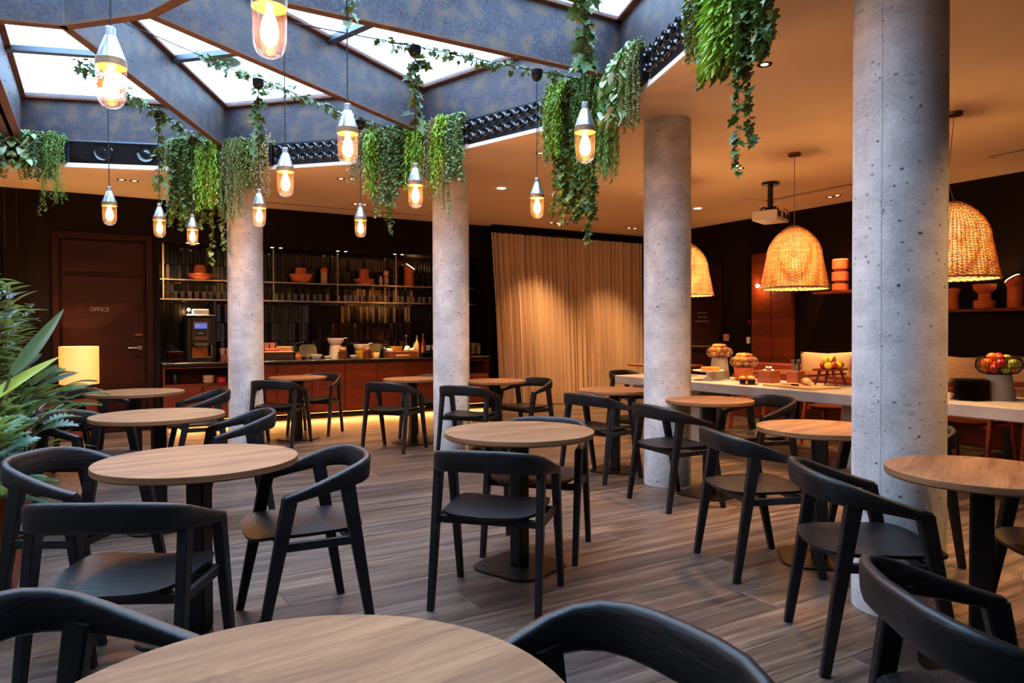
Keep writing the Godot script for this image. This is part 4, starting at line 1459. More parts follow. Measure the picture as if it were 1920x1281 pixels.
	single("wooden_box", "dark box under the white cups behind the buffet column", "box", box_mesh(Vector3(0.24, 0.10, 0.2), 0.004), M.black_satin, Vector3(4.71, TOP + 0.05, -10.68))
	plate_stack(5, 0.11, 0.016, 0.015, Vector3(4.55, TOP, -10.47), M.green_china, "dark green plate on the buffet left of the column, %s of the stack", "green plates on the buffet")
	# toaster and tea jar at the right end
	t = thing("toaster", "steel two-slot toaster at the right end of the buffet", "toaster", Vector3(5.43, TOP, -10.6))
	mb()
	cbox(Vector3(0, 0.11, 0), Vector3(0.22, 0.19, 0.26), 0.02)
	part("body", done(), M.black_china, t)
	for s in [-0.05, 0.05]:
		part("steel_panel", box_mesh(Vector3(0.06, 0.15, 0.01), 0.002), M.steel, t, Vector3(s, 0.11, 0.13))
	part("top_slot", box_mesh(Vector3(0.20, 0.012, 0.22), 0.003), M.steel, t, Vector3(0, 0.208, 0))
	single("candle_glass", "small glowing glass left of the toaster", "candle", lathe_mesh([Vector2(0, 0), Vector2(0.03, 0), Vector2(0.034, 0.07), Vector2(0, 0.07)], 14), M.lamp_disc_glow, Vector3(5.22, TOP, -10.52))
	# on the upper shelf: terracotta pieces
	var Y := 2.005
	var Z := -10.80
	single("terracotta_bowl", "terracotta bowl with an upturned pot, hat-like, on the upper shelf at left", "bowl", lathe_mesh([Vector2(0, 0), Vector2(0.10, 0), Vector2(0.155, 0.03), Vector2(0.165, 0.075), Vector2(0.155, 0.085), Vector2(0.085, 0.078), Vector2(0.08, 0.17), Vector2(0.06, 0.205), Vector2(0, 0.21)], 32), M.terracotta, Vector3(1.27, Y, Z))
	single("terracotta_bowl", "round terracotta bowl with a cylinder in it on the upper shelf", "bowl", lathe_mesh([Vector2(0, 0), Vector2(0.08, 0), Vector2(0.13, 0.03), Vector2(0.165, 0.10), Vector2(0.172, 0.125), Vector2(0.16, 0.13), Vector2(0.078, 0.118), Vector2(0.078, 0.22), Vector2(0.07, 0.222), Vector2(0.07, 0.2), Vector2(0, 0.2)], 32), M.terracotta, Vector3(2.66, Y, Z))
	t = thing("terracotta_vase", "slim terracotta cylinder with a slanted rounded cap on the upper shelf", "vase", Vector3(3.007, Y, Z))
	part("body", lathe_mesh([Vector2(0, 0), Vector2(0.048, 0), Vector2(0.048, 0.18), Vector2(0, 0.18)], 24), M.pale_clay, t)
	mb()
	blob(Vector3(0, 0.20, 0), Vector3(0.06, 0.05, 0.06), 16, 0.0, Basis(Vector3(0, 0, 1), 0.35))
	part("cap", done(), M.terracotta, t)
	single("terracotta_bowl", "flat terracotta dish with a tall tapered pot on the upper shelf", "bowl", lathe_mesh([Vector2(0, 0), Vector2(0.11, 0), Vector2(0.12, 0.035), Vector2(0.155, 0.05), Vector2(0.155, 0.09), Vector2(0.08, 0.092), Vector2(0.072, 0.19), Vector2(0.078, 0.24), Vector2(0.066, 0.245), Vector2(0, 0.23)], 32), M.terracotta, Vector3(3.635, Y, Z))
	single("clay_figure", "small pale gourd-shaped clay figure on the upper shelf", "figure", lathe_mesh([Vector2(0, 0), Vector2(0.028, 0), Vector2(0.026, 0.03), Vector2(0.036, 0.07), Vector2(0.022, 0.105), Vector2(0.026, 0.13), Vector2(0.012, 0.155), Vector2(0, 0.158)], 18), M.pale_clay, Vector3(3.91, Y, Z))
	single("clay_figure", "taller pale clay figure with a mushroom head on the upper shelf", "figure", lathe_mesh([Vector2(0, 0), Vector2(0.03, 0), Vector2(0.028, 0.06), Vector2(0.04, 0.1), Vector2(0.022, 0.15), Vector2(0.042, 0.165), Vector2(0.045, 0.22), Vector2(0.03, 0.235), Vector2(0, 0.238)], 18), M.pale_clay, Vector3(4.0, Y, Z))
	tilted_lamp("terracotta lamp with a glowing tilted disc on the upper buffet shelf", Vector3(4.38, Y, Z), 0.25)
	var bowl2 := lathe_mesh(bowl_prof(0.075, 0.06), 20)
	single("glass_dish", "clear glass dish on the upper shelf beside the coffee machine column", "dish", bowl2, M.clear_glass, Vector3(1.50, Y, Z))
	# drinking glasses on the lower shelf
	var g := lathe_mesh(cup_prof(0.036, 0.105), 16)
	var gi := 0
	var spots := []
	for i in 9:
		spots.append(0.86 + i * 0.092)
	for i in 9:
		spots.append(2.30 + i * 0.094)
	for i in 9:
		spots.append(3.24 + i * 0.094)
	for i in 7:
		spots.append(4.18 + i * 0.094)
	for sx in spots:
		var zone := "left of the coffee machine column" if sx < 1.7 else ("between first and second post" if sx < 3.19 else ("between second and third post" if sx < 4.13 else "beside the column before the buffet"))
		single("drinking_glass", "clear drinking glass on the lower shelf %s" % zone, "glass", g, M.clear_glass, Vector3(sx, 1.735, -10.82 + (0.04 if gi % 2 else 0.0)), 0.0, "drinking glasses %s" % zone)
		gi += 1
	# things in the open shelf under the coffee machine
	single("basket", "small straw basket in the open shelf below the coffee machine", "basket", lathe_mesh(bowl_prof(0.075, 0.11, 0.008, 0.7), 20), M.wicker, Vector3(1.33, 0.576, -10.5))
	single("red_pot", "red enamel pot in the open shelf below the coffee machine", "pot", lathe_mesh(bowl_prof(0.07, 0.075, 0.006, 0.8), 20), M.red_plastic, Vector3(1.5, 0.576, -10.52))
	single("basket", "straw basket at the column edge of the open shelf", "basket", lathe_mesh(bowl_prof(0.06, 0.09, 0.008, 0.7), 20), M.wicker, Vector3(1.65, 0.576, -10.5))
	single("carafe", "dark carafe at the left of the open shelf below the plates", "carafe", bottle_mesh(0.05, 0.2), M.black_china, Vector3(0.92, 0.576, -10.55))

func tilted_lamp(label: String, at: Vector3, turn: float):
	var t := thing("disc_lamp", label, "lamp", at, turn, "terracotta disc lamps")
	part("body", lathe_mesh([Vector2(0, 0), Vector2(0.075, 0), Vector2(0.075, 0.23), Vector2(0, 0.23)], 28), M.terracotta, t)
	var tilt := Basis(Vector3(0, 0, 1), -0.5) * Basis(Vector3(1, 0, 0), 0.35)
	var head := part("head", lathe_mesh([Vector2(0, -0.075), Vector2(0.05, -0.06), Vector2(0.082, -0.025), Vector2(0.088, 0.02), Vector2(0.086, 0.045), Vector2(0, 0.045)], 28), M.terracotta, t, Vector3(0, 0.275, 0))
	head.basis = tilt
	part("glow_disc", lathe_mesh([Vector2(0, 0.0), Vector2(0.080, 0.0), Vector2(0.080, 0.010), Vector2(0, 0.012)], 28), M.lamp_disc_glow, head, Vector3(0, 0.046, 0))
	var l = spot(t, "disc_light", Vector3(0, 0.275, 0) + tilt * Vector3(0, 0.07, 0), tilt * Vector3.UP, Color(1.0, 0.72, 0.42), 0.28, 80.0, 0.07)

# ---------------------------------------------------------------- stone counter with the fruit and pastry display
const SLAB := 0.727

func wire_basket(t: Node3D, r: float, h: float, y: float, mat: Material):
	# rounded basket: ribs between rims
	mb()
	var prof := [[0.45, 0.0], [0.80, 0.10], [1.0, 0.42], [0.96, 0.80], [0.82, 1.0]]
	for k in 40:
		var a := TAU * k / 40
		var p := []
		for q in prof:
			p.append(Vector3(cos(a) * r * q[0], y + h * q[1], sin(a) * r * q[0]))
		tube(p, 0.0022, 4)
	part("wire", done(), mat, t)
	mb()
	tube(ring_pts(r * 0.82, y + h, 32), 0.004, 6, true)
	tube(ring_pts(r * 1.0, y + h * 0.42, 32), 0.003, 6, true)
	tube(ring_pts(r * 0.5, y + 0.004, 24), 0.004, 6, true)
	part("rim", done(), mat, t)
	part("bottom", lathe_mesh([Vector2(0, y), Vector2(r * 0.5, y), Vector2(r * 0.5, y + 0.005), Vector2(0, y + 0.005)], 24), mat, t)

func build_stone_counter():
	# slab on stone blocks
	var t := thing("stone_counter", "long pale stone counter slab carrying the fruit and pastries", "counter", Vector3(6.02, 0, -4.2))
	part("slab", box_mesh(Vector3(0.95, 0.10, 5.55), 0.008), M.stone, t, Vector3(0, SLAB - 0.05, 0))
	for z in [-1.85, 0.2, 2.1]:
		part("leg_block", box_mesh(Vector3(0.42, SLAB - 0.1, 0.26), 0.006), M.stone, t, Vector3(0.12, (SLAB - 0.1) * 0.5, z))
	# cake stand
	t = thing("cake_stand", "white footed cake stand at the left end of the stone counter", "cake stand", Vector3(5.86, SLAB, -5.72))
	part("foot", lathe_mesh([Vector2(0, 0), Vector2(0.075, 0), Vector2(0.07, 0.008), Vector2(0.025, 0.03), Vector2(0.018, 0.06), Vector2(0.03, 0.095), Vector2(0, 0.095)], 24), M.white_china, t)
	part("plate", lathe_mesh([Vector2(0, 0.094), Vector2(0.10, 0.094), Vector2(0.17, 0.104), Vector2(0.172, 0.112), Vector2(0.16, 0.108), Vector2(0, 0.102)], 36), M.white_china, t)
	single("sponge_cake", "cut round golden cake lying on the white cake stand", "cake", lathe_mesh([Vector2(0, 0), Vector2(0.10, 0), Vector2(0.105, 0.02), Vector2(0.10, 0.04), Vector2(0, 0.045)], 24), M.bread, Vector3(5.88, SLAB + 0.105, -5.71))
	# pedestal baskets of pastry: place, pedestal height, radii, material
	var defs := [
		[Vector3(6.14, SLAB, -5.82), 0.24, 0.085, 0.115, "grey_stoneware", 0.145, 0.105, "pale_wire", "wire basket of pastries on a tall grey pedestal", "on the tall grey pedestal basket"],
		[Vector3(6.12, SLAB, -5.45), 0.145, 0.105, 0.09, "terracotta", 0.15, 0.11, "pale_wire", "wire basket of pastries on a terracotta pedestal", "on the terracotta pedestal basket"],
		[Vector3(6.12, SLAB, -2.90), 0.20, 0.085, 0.115, "grey_stoneware", 0.16, 0.135, "dark_wire", "dark wire fruit basket on a grey pedestal at the right picture edge", "in the dark wire fruit basket"],
	]
	var bi := 0
	for q in defs:
		t = thing("pedestal_basket", q[8], "basket", q[0], bi * 0.4, "pedestal baskets on the stone counter")
		part("pedestal", lathe_mesh([Vector2(0, 0), Vector2(q[3], 0), Vector2(q[2], q[1]), Vector2(0, q[1])], 32), M[q[4]], t)
		wire_basket(t, q[5], q[6], q[1], M[q[7]])
		var fruit: bool = bi == 2
		var n := 16
		var mats: Array = ["red_apple", "orange_peel", "green_apple", "red_apple", "orange_peel"] if fruit else ["golden_pastry", "bread", "brown_crust", "golden_pastry", "bread"]
		var rr := RandomNumberGenerator.new()
		rr.seed = 30 + bi
		var meshes := []
		for k in 3:
			meshes.append(blob_mesh(Vector3(0.038, 0.036, 0.038) if fruit else Vector3(0.052, 0.030, 0.036), 0.0 if fruit else 0.10, k * 1.3))
		for k in n:
			var layer := 0 if k < 6 else (1 if k < 12 else 2)
			var cnt: int = [6, 6, 4][layer]
			var a := TAU * (k % 6) / cnt + layer * 0.5
			var rad: float = q[5] * ([0.46, 0.56, 0.28][layer] if not fruit else [0.5, 0.62, 0.3][layer])
			var y: float = q[1] + [0.008, 0.05, 0.085][layer] * (1.15 if not fruit else 1.0)
			if fruit and layer == 2 and k > 13:
				y += 0.012
			var words: String = ["red apple", "orange", "green apple", "red apple", "orange"][k % 5] if fruit else ["golden pastry", "bread bun", "brown crusted bun", "golden pastry", "bread bun"][k % 5]
			var lay: String = ["in the bottom layer", "in the middle layer", "on top"][layer]
			single(words.replace(" ", "_"), "%s %s, %s" % [words, lay, q[9]], "fruit" if fruit else "pastry", meshes[k % 3], M[mats[k % 5]], q[0] + Vector3(cos(a) * rad, y, sin(a) * rad), rr.randf() * TAU, "food %s" % q[9])
		bi += 1
	# muffins on a brown saucer
	single("wooden_saucer", "small brown wooden saucer under the muffins", "saucer", lathe_mesh(plate_prof(0.10, 0.012), 28), M.chestnut, Vector3(5.74, SLAB, -5.05))
	var mi := 0
	for q in [[-0.035, 0.045, "left"], [0.0, -0.045, "right"], [0.05, 0.02, "back"]]:
		t = thing("muffin", ["muffin in a black paper case, left on the saucer", "muffin in a black paper case, right on the saucer", "muffin in a black paper case, behind on the saucer"][mi], "muffin", Vector3(5.74 + q[0], SLAB + 0.006, -5.05 - q[1]), 0.0, "muffins on the stone counter")
		part("paper_case", lathe_mesh([Vector2(0, 0), Vector2(0.026, 0), Vector2(0.037, 0.045), Vector2(0, 0.045)], 16), M.paper_black, t)
		mb()
		blob(Vector3(0, 0.052, 0), Vector3(0.038, 0.028, 0.038), 14, 0.07, Basis.IDENTITY, mi)
		part("top", done(), M.golden_pastry, t)
		mi += 1
	# two wooden boxes with wrapped things and a steel beaker
	for q in [[Vector3(6.10, SLAB, -5.10), 0.17, 0.13, "square wooden box filled with foil wrapped sweets"], [Vector3(6.22, SLAB, -4.86), 0.13, 0.13, "wooden box holding a steel beaker of cutlery"]]:
		t = thing("wooden_crate", q[3], "box", q[0], 0.15, "wooden boxes on the stone counter")
		var w: float = q[1]
		mb()
		cbox(Vector3(0, q[2] * 0.5, w * 0.5 - 0.007), Vector3(w, q[2], 0.014), 0.003)
		cbox(Vector3(0, q[2] * 0.5, 0.007 - w * 0.5), Vector3(w, q[2], 0.014), 0.003)
		cbox(Vector3(w * 0.5 - 0.007, q[2] * 0.5, 0), Vector3(0.014, q[2], w - 0.03), 0.003)
		cbox(Vector3(0.007 - w * 0.5, q[2] * 0.5, 0), Vector3(0.014, q[2], w - 0.03), 0.003)
		cbox(Vector3(0, 0.008, 0), Vector3(w - 0.03, 0.012, w - 0.03), 0.002)
		part("side", done(), M.chestnut, t)
	var sweet := blob_mesh(Vector3(0.026, 0.018, 0.022), 0.25, 0.7, 10)
	for k in 10:
		var a := TAU * (k % 5) / 5.0 + k * 0.3
		var rad := 0.045 if k < 7 else 0.018
		single("wrapped_sweet", "silver foil wrapped sweet heaped in the square wooden box", "sweet", sweet, M.foil, Vector3(6.10 + cos(a) * rad, SLAB + (0.105 if k < 7 else 0.135), -5.10 + sin(a) * rad), a, "foil sweets in the wooden box")
	t = thing("cutlery_beaker", "steel beaker of cutlery standing in the small wooden box", "beaker", Vector3(6.22, SLAB + 0.014, -4.86))
	part("beaker", lathe_mesh(cup_prof(0.045, 0.19), 20), M.steel, t)
	for k in 6:
		mb()
		var a := TAU * k / 6.0
		tube([Vector3(cos(a) * 0.015, 0.02, sin(a) * 0.015), Vector3(cos(a) * 0.036, 0.22, sin(a) * 0.036)], 0.004, 5)
		blob(Vector3(cos(a) * 0.038, 0.225, sin(a) * 0.038), Vector3(0.008, 0.012, 0.005), 8)
		part("spoon", done(), M.chrome, t)
	# cutting board, knife, rolled napkins
	mb()
	prism(rounded_square(0.40, 0.62, 0.03, 4), 0.0, 0.018)
	single("cutting_board", "pale wooden cutting board lying on the stone counter", "board", done(), M.beech, Vector3(5.86, SLAB, -4.52), -0.12)
	t = thing("bread_knife", "bread knife with a dark handle on the cutting board", "knife", Vector3(5.82, SLAB + 0.019, -4.62), 1.2)
	part("blade", box_mesh(Vector3(0.19, 0.002, 0.024), 0.0006), M.steel, t, Vector3(0.05, 0.006, 0))
	part("handle", box_mesh(Vector3(0.11, 0.014, 0.022), 0.004), M.black_satin, t, Vector3(-0.1, 0.008, 0))
	t = thing("napkin_roll", "rolled pale napkin with an orange band on the cutting board", "napkin", Vector3(5.95, SLAB + 0.018, -4.52), 0.9)
	mb()
	tube([Vector3(-0.11, 0.032, 0), Vector3(0, 0.034, 0), Vector3(0.11, 0.032, 0)], [0.026, 0.032, 0.030], 14)
	part("cloth", done(), M.linen, t)
	mb()
	tube([Vector3(0.04, 0.033, 0), Vector3(0.085, 0.033, 0)], 0.0335, 14)
	part("band", done(), M.terracotta, t)
	# fruit on a wooden stand with splayed legs
	t = thing("fruit_stand", "wooden tray on splayed legs carrying mixed fruit", "fruit stand", Vector3(6.25, SLAB, -4.48), 0.35)
	mb()
	prism(rounded_square(0.42, 0.24, 0.05, 5), 0.155, 0.17)
	part("tray", done(), M.red_walnut, t)
	for sx in [-1, 1]:
		for sz in [-1, 1]:
			mb()
			taper(Vector3(sx * 0.13, 0.158, sz * 0.06), Vector3(sx * 0.17, 0.0, sz * 0.10), Vector2(0.026, 0.026), Vector2(0.016, 0.016))
			part("leg", done(), M.red_walnut, t)
	var F := [["lemon", "lemon_peel", -0.17, 0.03, 0.0, "lemon at the left end of the fruit stand"], ["apple", "red_apple", -0.11, 0.06, 0.0, "red and yellow apple at the front of the fruit stand"], ["lemon", "lemon_peel", -0.02, 0.07, 0.0, "lemon in the front middle of the fruit stand"], ["apple", "green_apple", 0.06, 0.06, 0.0, "green apple at the front of the fruit stand"], ["orange", "orange_peel", 0.15, 0.05, 0.0, "orange at the front right of the fruit stand"], ["orange", "orange_peel", 0.17, -0.03, 0.0, "orange at the back right of the fruit stand"], ["lemon", "lemon_peel", 0.09, -0.02, 0.02, "lemon in the middle right of the fruit stand"], ["apple", "red_apple", -0.08, -0.04, 0.0, "red apple at the back of the fruit stand"], ["lemon", "lemon_peel", -0.13, -0.01, 0.055, "lemon on top of the fruit heap at left"], ["apple", "green_apple", 0.02, -0.06, 0.0, "green apple at the back of the fruit stand"]]
	var bas := Basis(Vector3.UP, 0.35)
	var fi := 0
	for q in F:
		var s := Vector3(0.046, 0.034, 0.034) if q[0] == "lemon" else Vector3(0.038, 0.036, 0.038)
		single(q[0], q[5], "fruit", blob_mesh(s, 0.02, fi), M[q[1]], Vector3(6.25, SLAB + 0.17 + q[4], -4.48) + bas * Vector3(q[2], 0, q[3]), fi * 0.9, "fruit on the wooden stand")
		fi += 1
	for k in 3:
		mb()
		var p := []
		var rad := []
		for j in 9:
			var u := float(j) / 8.0
			p.append(Vector3(-0.085 + 0.17 * u, 0.03 + 0.035 * sin(u * PI), 0.02 * k))
			rad.append(0.005 + 0.014 * sin(clampf(u, 0.06, 0.94) * PI))
		tube(p, rad, 8)
		single("banana", ["front banana of the bunch on the fruit stand", "middle banana of the bunch on the fruit stand", "rear banana of the bunch on the fruit stand"][k], "fruit", done(), M.banana_peel, Vector3(6.24, SLAB + 0.215, -4.49), 0.35, "bananas on the wooden stand")
	plate_stack(10, 0.135, 0.013, 0.0165, Vector3(5.93, SLAB, -3.02), M.black_china, "black plate on the stone counter, %s of the stack", "black plates on the stone counter")

# ---------------------------------------------------------------- wicker lamps and the seating along the right wall
func build_right_side():
	build_wicker()
	# dark shelf boards on the right wall
	for q in [[-5.75, 1.35, 1.80, "dark shelf board on the right wall behind the middle wicker lamp"], [-4.1, 1.6, 1.515, "dark shelf board on the right wall at the right picture edge"]]:
		single("wall_board", q[3], "shelf", box_mesh(Vector3(0.28, 0.035, q[1]), 0.004), M.walnut, Vector3(RIGHT - 0.14, q[2] - 0.018, q[0]), 0.0, "shelf boards on the right wall")
	# terracotta pieces on them
	var blk := func(x: float) -> Array: return [Vector2(0, 0), Vector2(x, 0)]
	single("terracotta_tower", "terracotta tower of three stacked cylinders beside the front column", "sculpture", lathe_mesh([Vector2(0, 0), Vector2(0.085, 0), Vector2(0.105, 0.015), Vector2(0.105, 0.10), Vector2(0.07, 0.105), Vector2(0.07, 0.135), Vector2(0.108, 0.14), Vector2(0.108, 0.26), Vector2(0.075, 0.265), Vector2(0.075, 0.29), Vector2(0.105, 0.30), Vector2(0.105, 0.42), Vector2(0.09, 0.435), Vector2(0, 0.435)], 32), M.terracotta, Vector3(8.70, 1.80, -6.09))
	single("terracotta_goblet", "slim terracotta vase with a wide rounded head on the right wall shelf", "vase", lathe_mesh([Vector2(0, 0), Vector2(0.052, 0), Vector2(0.052, 0.17), Vector2(0.058, 0.172), Vector2(0.078, 0.21), Vector2(0.07, 0.235), Vector2(0.04, 0.25), Vector2(0, 0.252)], 28), M.terracotta, Vector3(8.70, 1.515, -4.615))
	single("terracotta_spool", "spool-shaped terracotta vase in the middle of the right wall shelf", "vase", lathe_mesh([Vector2(0, 0), Vector2(0.10, 0), Vector2(0.108, 0.02), Vector2(0.108, 0.09), Vector2(0.065, 0.094), Vector2(0.062, 0.17), Vector2(0.085, 0.19), Vector2(0.112, 0.225), Vector2(0.116, 0.275), Vector2(0, 0.275)], 32), M.terracotta, Vector3(8.70, 1.515, -4.278))
	tilted_lamp("terracotta lamp with a glowing tilted disc on the right wall shelf", Vector3(8.69, 1.515, -3.96), 2.2)
	# tall cupboard front with a small wall light
	var t := thing("tall_cupboard", "tall brown two-door cupboard on the right wall", "cupboard", Vector3(8.80, 0, -7.28))
	part("body", box_mesh(Vector3(0.06, 2.45, 0.74), 0.004), M.walnut, t, Vector3(0.0, 1.225, 0))
	for s in [-1, 1]:
		part("door", box_mesh(Vector3(0.02, 2.42, 0.36), 0.003), M.walnut, t, Vector3(-0.04, 1.22, s * 0.184))
	t = thing("wall_light", "small bright wall light on the tall brown cupboard", "wall light", Vector3(8.66, 1.95, -7.45))
	part("bracket", box_mesh(Vector3(0.10, 0.02, 0.03), 0.004), M.black_metal, t, Vector3(0.05, 0.03, 0))
	part("bulb", blob_mesh(Vector3(0.032, 0.032, 0.032), 0.0, 0.0, 14), M.lamp_disc_glow, t, Vector3(0, -0.032, 0))
	omni(t, "bulb_light", Vector3(0, 0, 0), Color(1.0, 0.74, 0.46), 0.35, 0.03)
	single("light_switch", "pale light switch plate beside the right wall door", "switch", box_mesh(Vector3(0.015, 0.11, 0.11), 0.004), M.pale_clay, Vector3(RIGHT - 0.008, 1.16, -8.24))
	single("door_stop", "small round pale wall knob left of the brown cupboard", "knob", lathe_mesh([Vector2(0, 0), Vector2(0.03, 0), Vector2(0.035, 0.05), Vector2(0.03, 0.1), Vector2(0, 0.1)], 14), M.white_china, Vector3(RIGHT - 0.04, 1.07, -7.75))
	t = thing("fire_sign", "small red lit fire alarm sign left of the brown cupboard", "sign", Vector3(RIGHT - 0.01, 1.41, -7.76))
	part("plate", box_mesh(Vector3(0.012, 0.10, 0.09), 0.002), M.black_satin, t)
	mb()
	for q in [[0.02, 0.015], [-0.005, -0.015], [-0.025, 0.01], [0.03, -0.02]]:
		box(Vector3(-0.007, q[0], q[1]), Vector3(0.003, 0.016, 0.012))
	part("symbol", done(), M.sign_red, t)
	# bench along the wall with seat and back cushions
	t = thing("banquette", "long upholstered bench along the right wall", "bench", Vector3(8.52, 0, -4.9))
	part("base", box_mesh(Vector3(0.52, 0.30, 5.4), 0.006), M.walnut, t, Vector3(0.06, 0.15, 0))
	part("seat_cushion", box_mesh(Vector3(0.56, 0.13, 5.38), 0.03), M.terracotta_cloth, t, Vector3(0.03, 0.365, 0))
	part("back_cushion", box_mesh(Vector3(0.12, 0.36, 5.38), 0.03), M.terracotta_cloth, t, Vector3(0.25, 0.61, 0))
	var pl := ["large sand coloured cushion on the bench, behind the fruit stand", "large sand coloured cushion on the bench, hidden by the front column", "large sand coloured cushion on the bench, left of the dark fruit basket", "large sand coloured cushion on the bench, right of the dark fruit basket"]
	var k := 0
	for z in [-6.25, -5.35, -4.5, -3.62]:
		mb(true)
		var n := 14
		var g := []
		for side in [1.0, -1.0]:
			var rows := []
			for i in n + 1:
				var row := []
				for j in n + 1:
					var u := 2.0 * i / n - 1.0
					var v := 2.0 * j / n - 1.0
					var puff := 0.085 * pow((1.0 - pow(absf(u), 2.5)) * (1.0 - pow(absf(v), 2.5)), 0.5)
					var ear := 1.0 + 0.05 * absf(u * v) - 0.05 * (1.0 - absf(u * v)) * maxf(absf(u), absf(v))
					row.append(Vector3(-side * puff, 0.25 * v * ear, 0.41 * u * ear))
				rows.append(row)
			g.append(rows)
		for i in n:
			for j in n:
				quad(g[0][i][j], g[0][i][j + 1], g[0][i + 1][j + 1], g[0][i + 1][j])
				quad(g[1][i][j], g[1][i + 1][j], g[1][i + 1][j + 1], g[1][i][j + 1])
		var o := single("cushion", pl[k], "cushion", done(), M.linen, Vector3(8.62, 0.72, z), 0.0, "sand cushions on the wall bench")
		o.rotation = Vector3(0.02 * (k - 1), 0, -0.16)
		k += 1
	for q in [[-5.95, "flat terracotta cushion leaning on the large sand cushion"], [-4.35, "flat terracotta cushion beside the left sand cushion"]]:
		single("small_cushion", q[1], "cushion", blob_mesh(Vector3(0.06, 0.14, 0.24), 0.03), M.terracotta_cloth, Vector3(8.45, 0.43, q[0]), 0.1, "terracotta cushions on the wall bench")
	# square wooden tables along the bench
	var tl := ["wooden bench table behind the pastry baskets, far left", "wooden bench table behind the fruit stand", "wooden bench table hidden by the large front column", "wooden bench table behind the black plates"]
	k = 0
	for z in [-8.55, -6.1, -4.9, -3.6]:
		t = thing("bench_table", tl[k], "table", Vector3(7.80, 0, z), 0.0, "wooden tables along the bench")
		part("table_top", box_mesh(Vector3(0.75, 0.032, 0.95), 0.006), M.chestnut, t, Vector3(0, 0.724, 0))
		part("post", box_mesh(Vector3(0.08, 0.70, 0.08), 0.008), M.black_metal, t, Vector3(0, 0.358, 0))
		part("base_plate", box_mesh(Vector3(0.44, 0.012, 0.44), 0.004), M.black_metal, t, Vector3(0, 0.006, 0))
		k += 1
	# reddish chairs between the counter and the bench tables
	var proto: Node3D = null
	for q in [[7.05, -6.05, "reddish brown wooden chair behind the counter, left of the front column"], [7.05, -5.0, "reddish brown wooden chair behind the counter, hidden by the front column"], [7.02, -3.55, "reddish brown wooden chair behind the counter at the right picture edge"], [6.95, -2.75, "reddish brown wooden chair behind the dark wire fruit basket"]]:
		if proto == null:
			proto = make_chair(M.red_walnut, "wooden_chair")
			proto.set_meta("base", "wooden_chair")
			proto.position = Vector3(q[0], 0, q[1])
			proto.rotation.y = facing(Vector2(1, 0))
			proto.set_meta("label", q[2])
			proto.set_meta("group", "reddish wooden chairs behind the counter")
		else:
			copy(proto, Vector3(q[0], 0, q[1]), facing(Vector2(1, 0.05)), q[2], "reddish wooden chairs behind the counter")
	# black chair at the far end of the counter
	copy(get_node("armchair"), Vector3(6.15, 0, -7.35), facing(Vector2(0.2, 0.98)), "black ash armchair peeking out behind the counter's far end", "black ash armchairs")

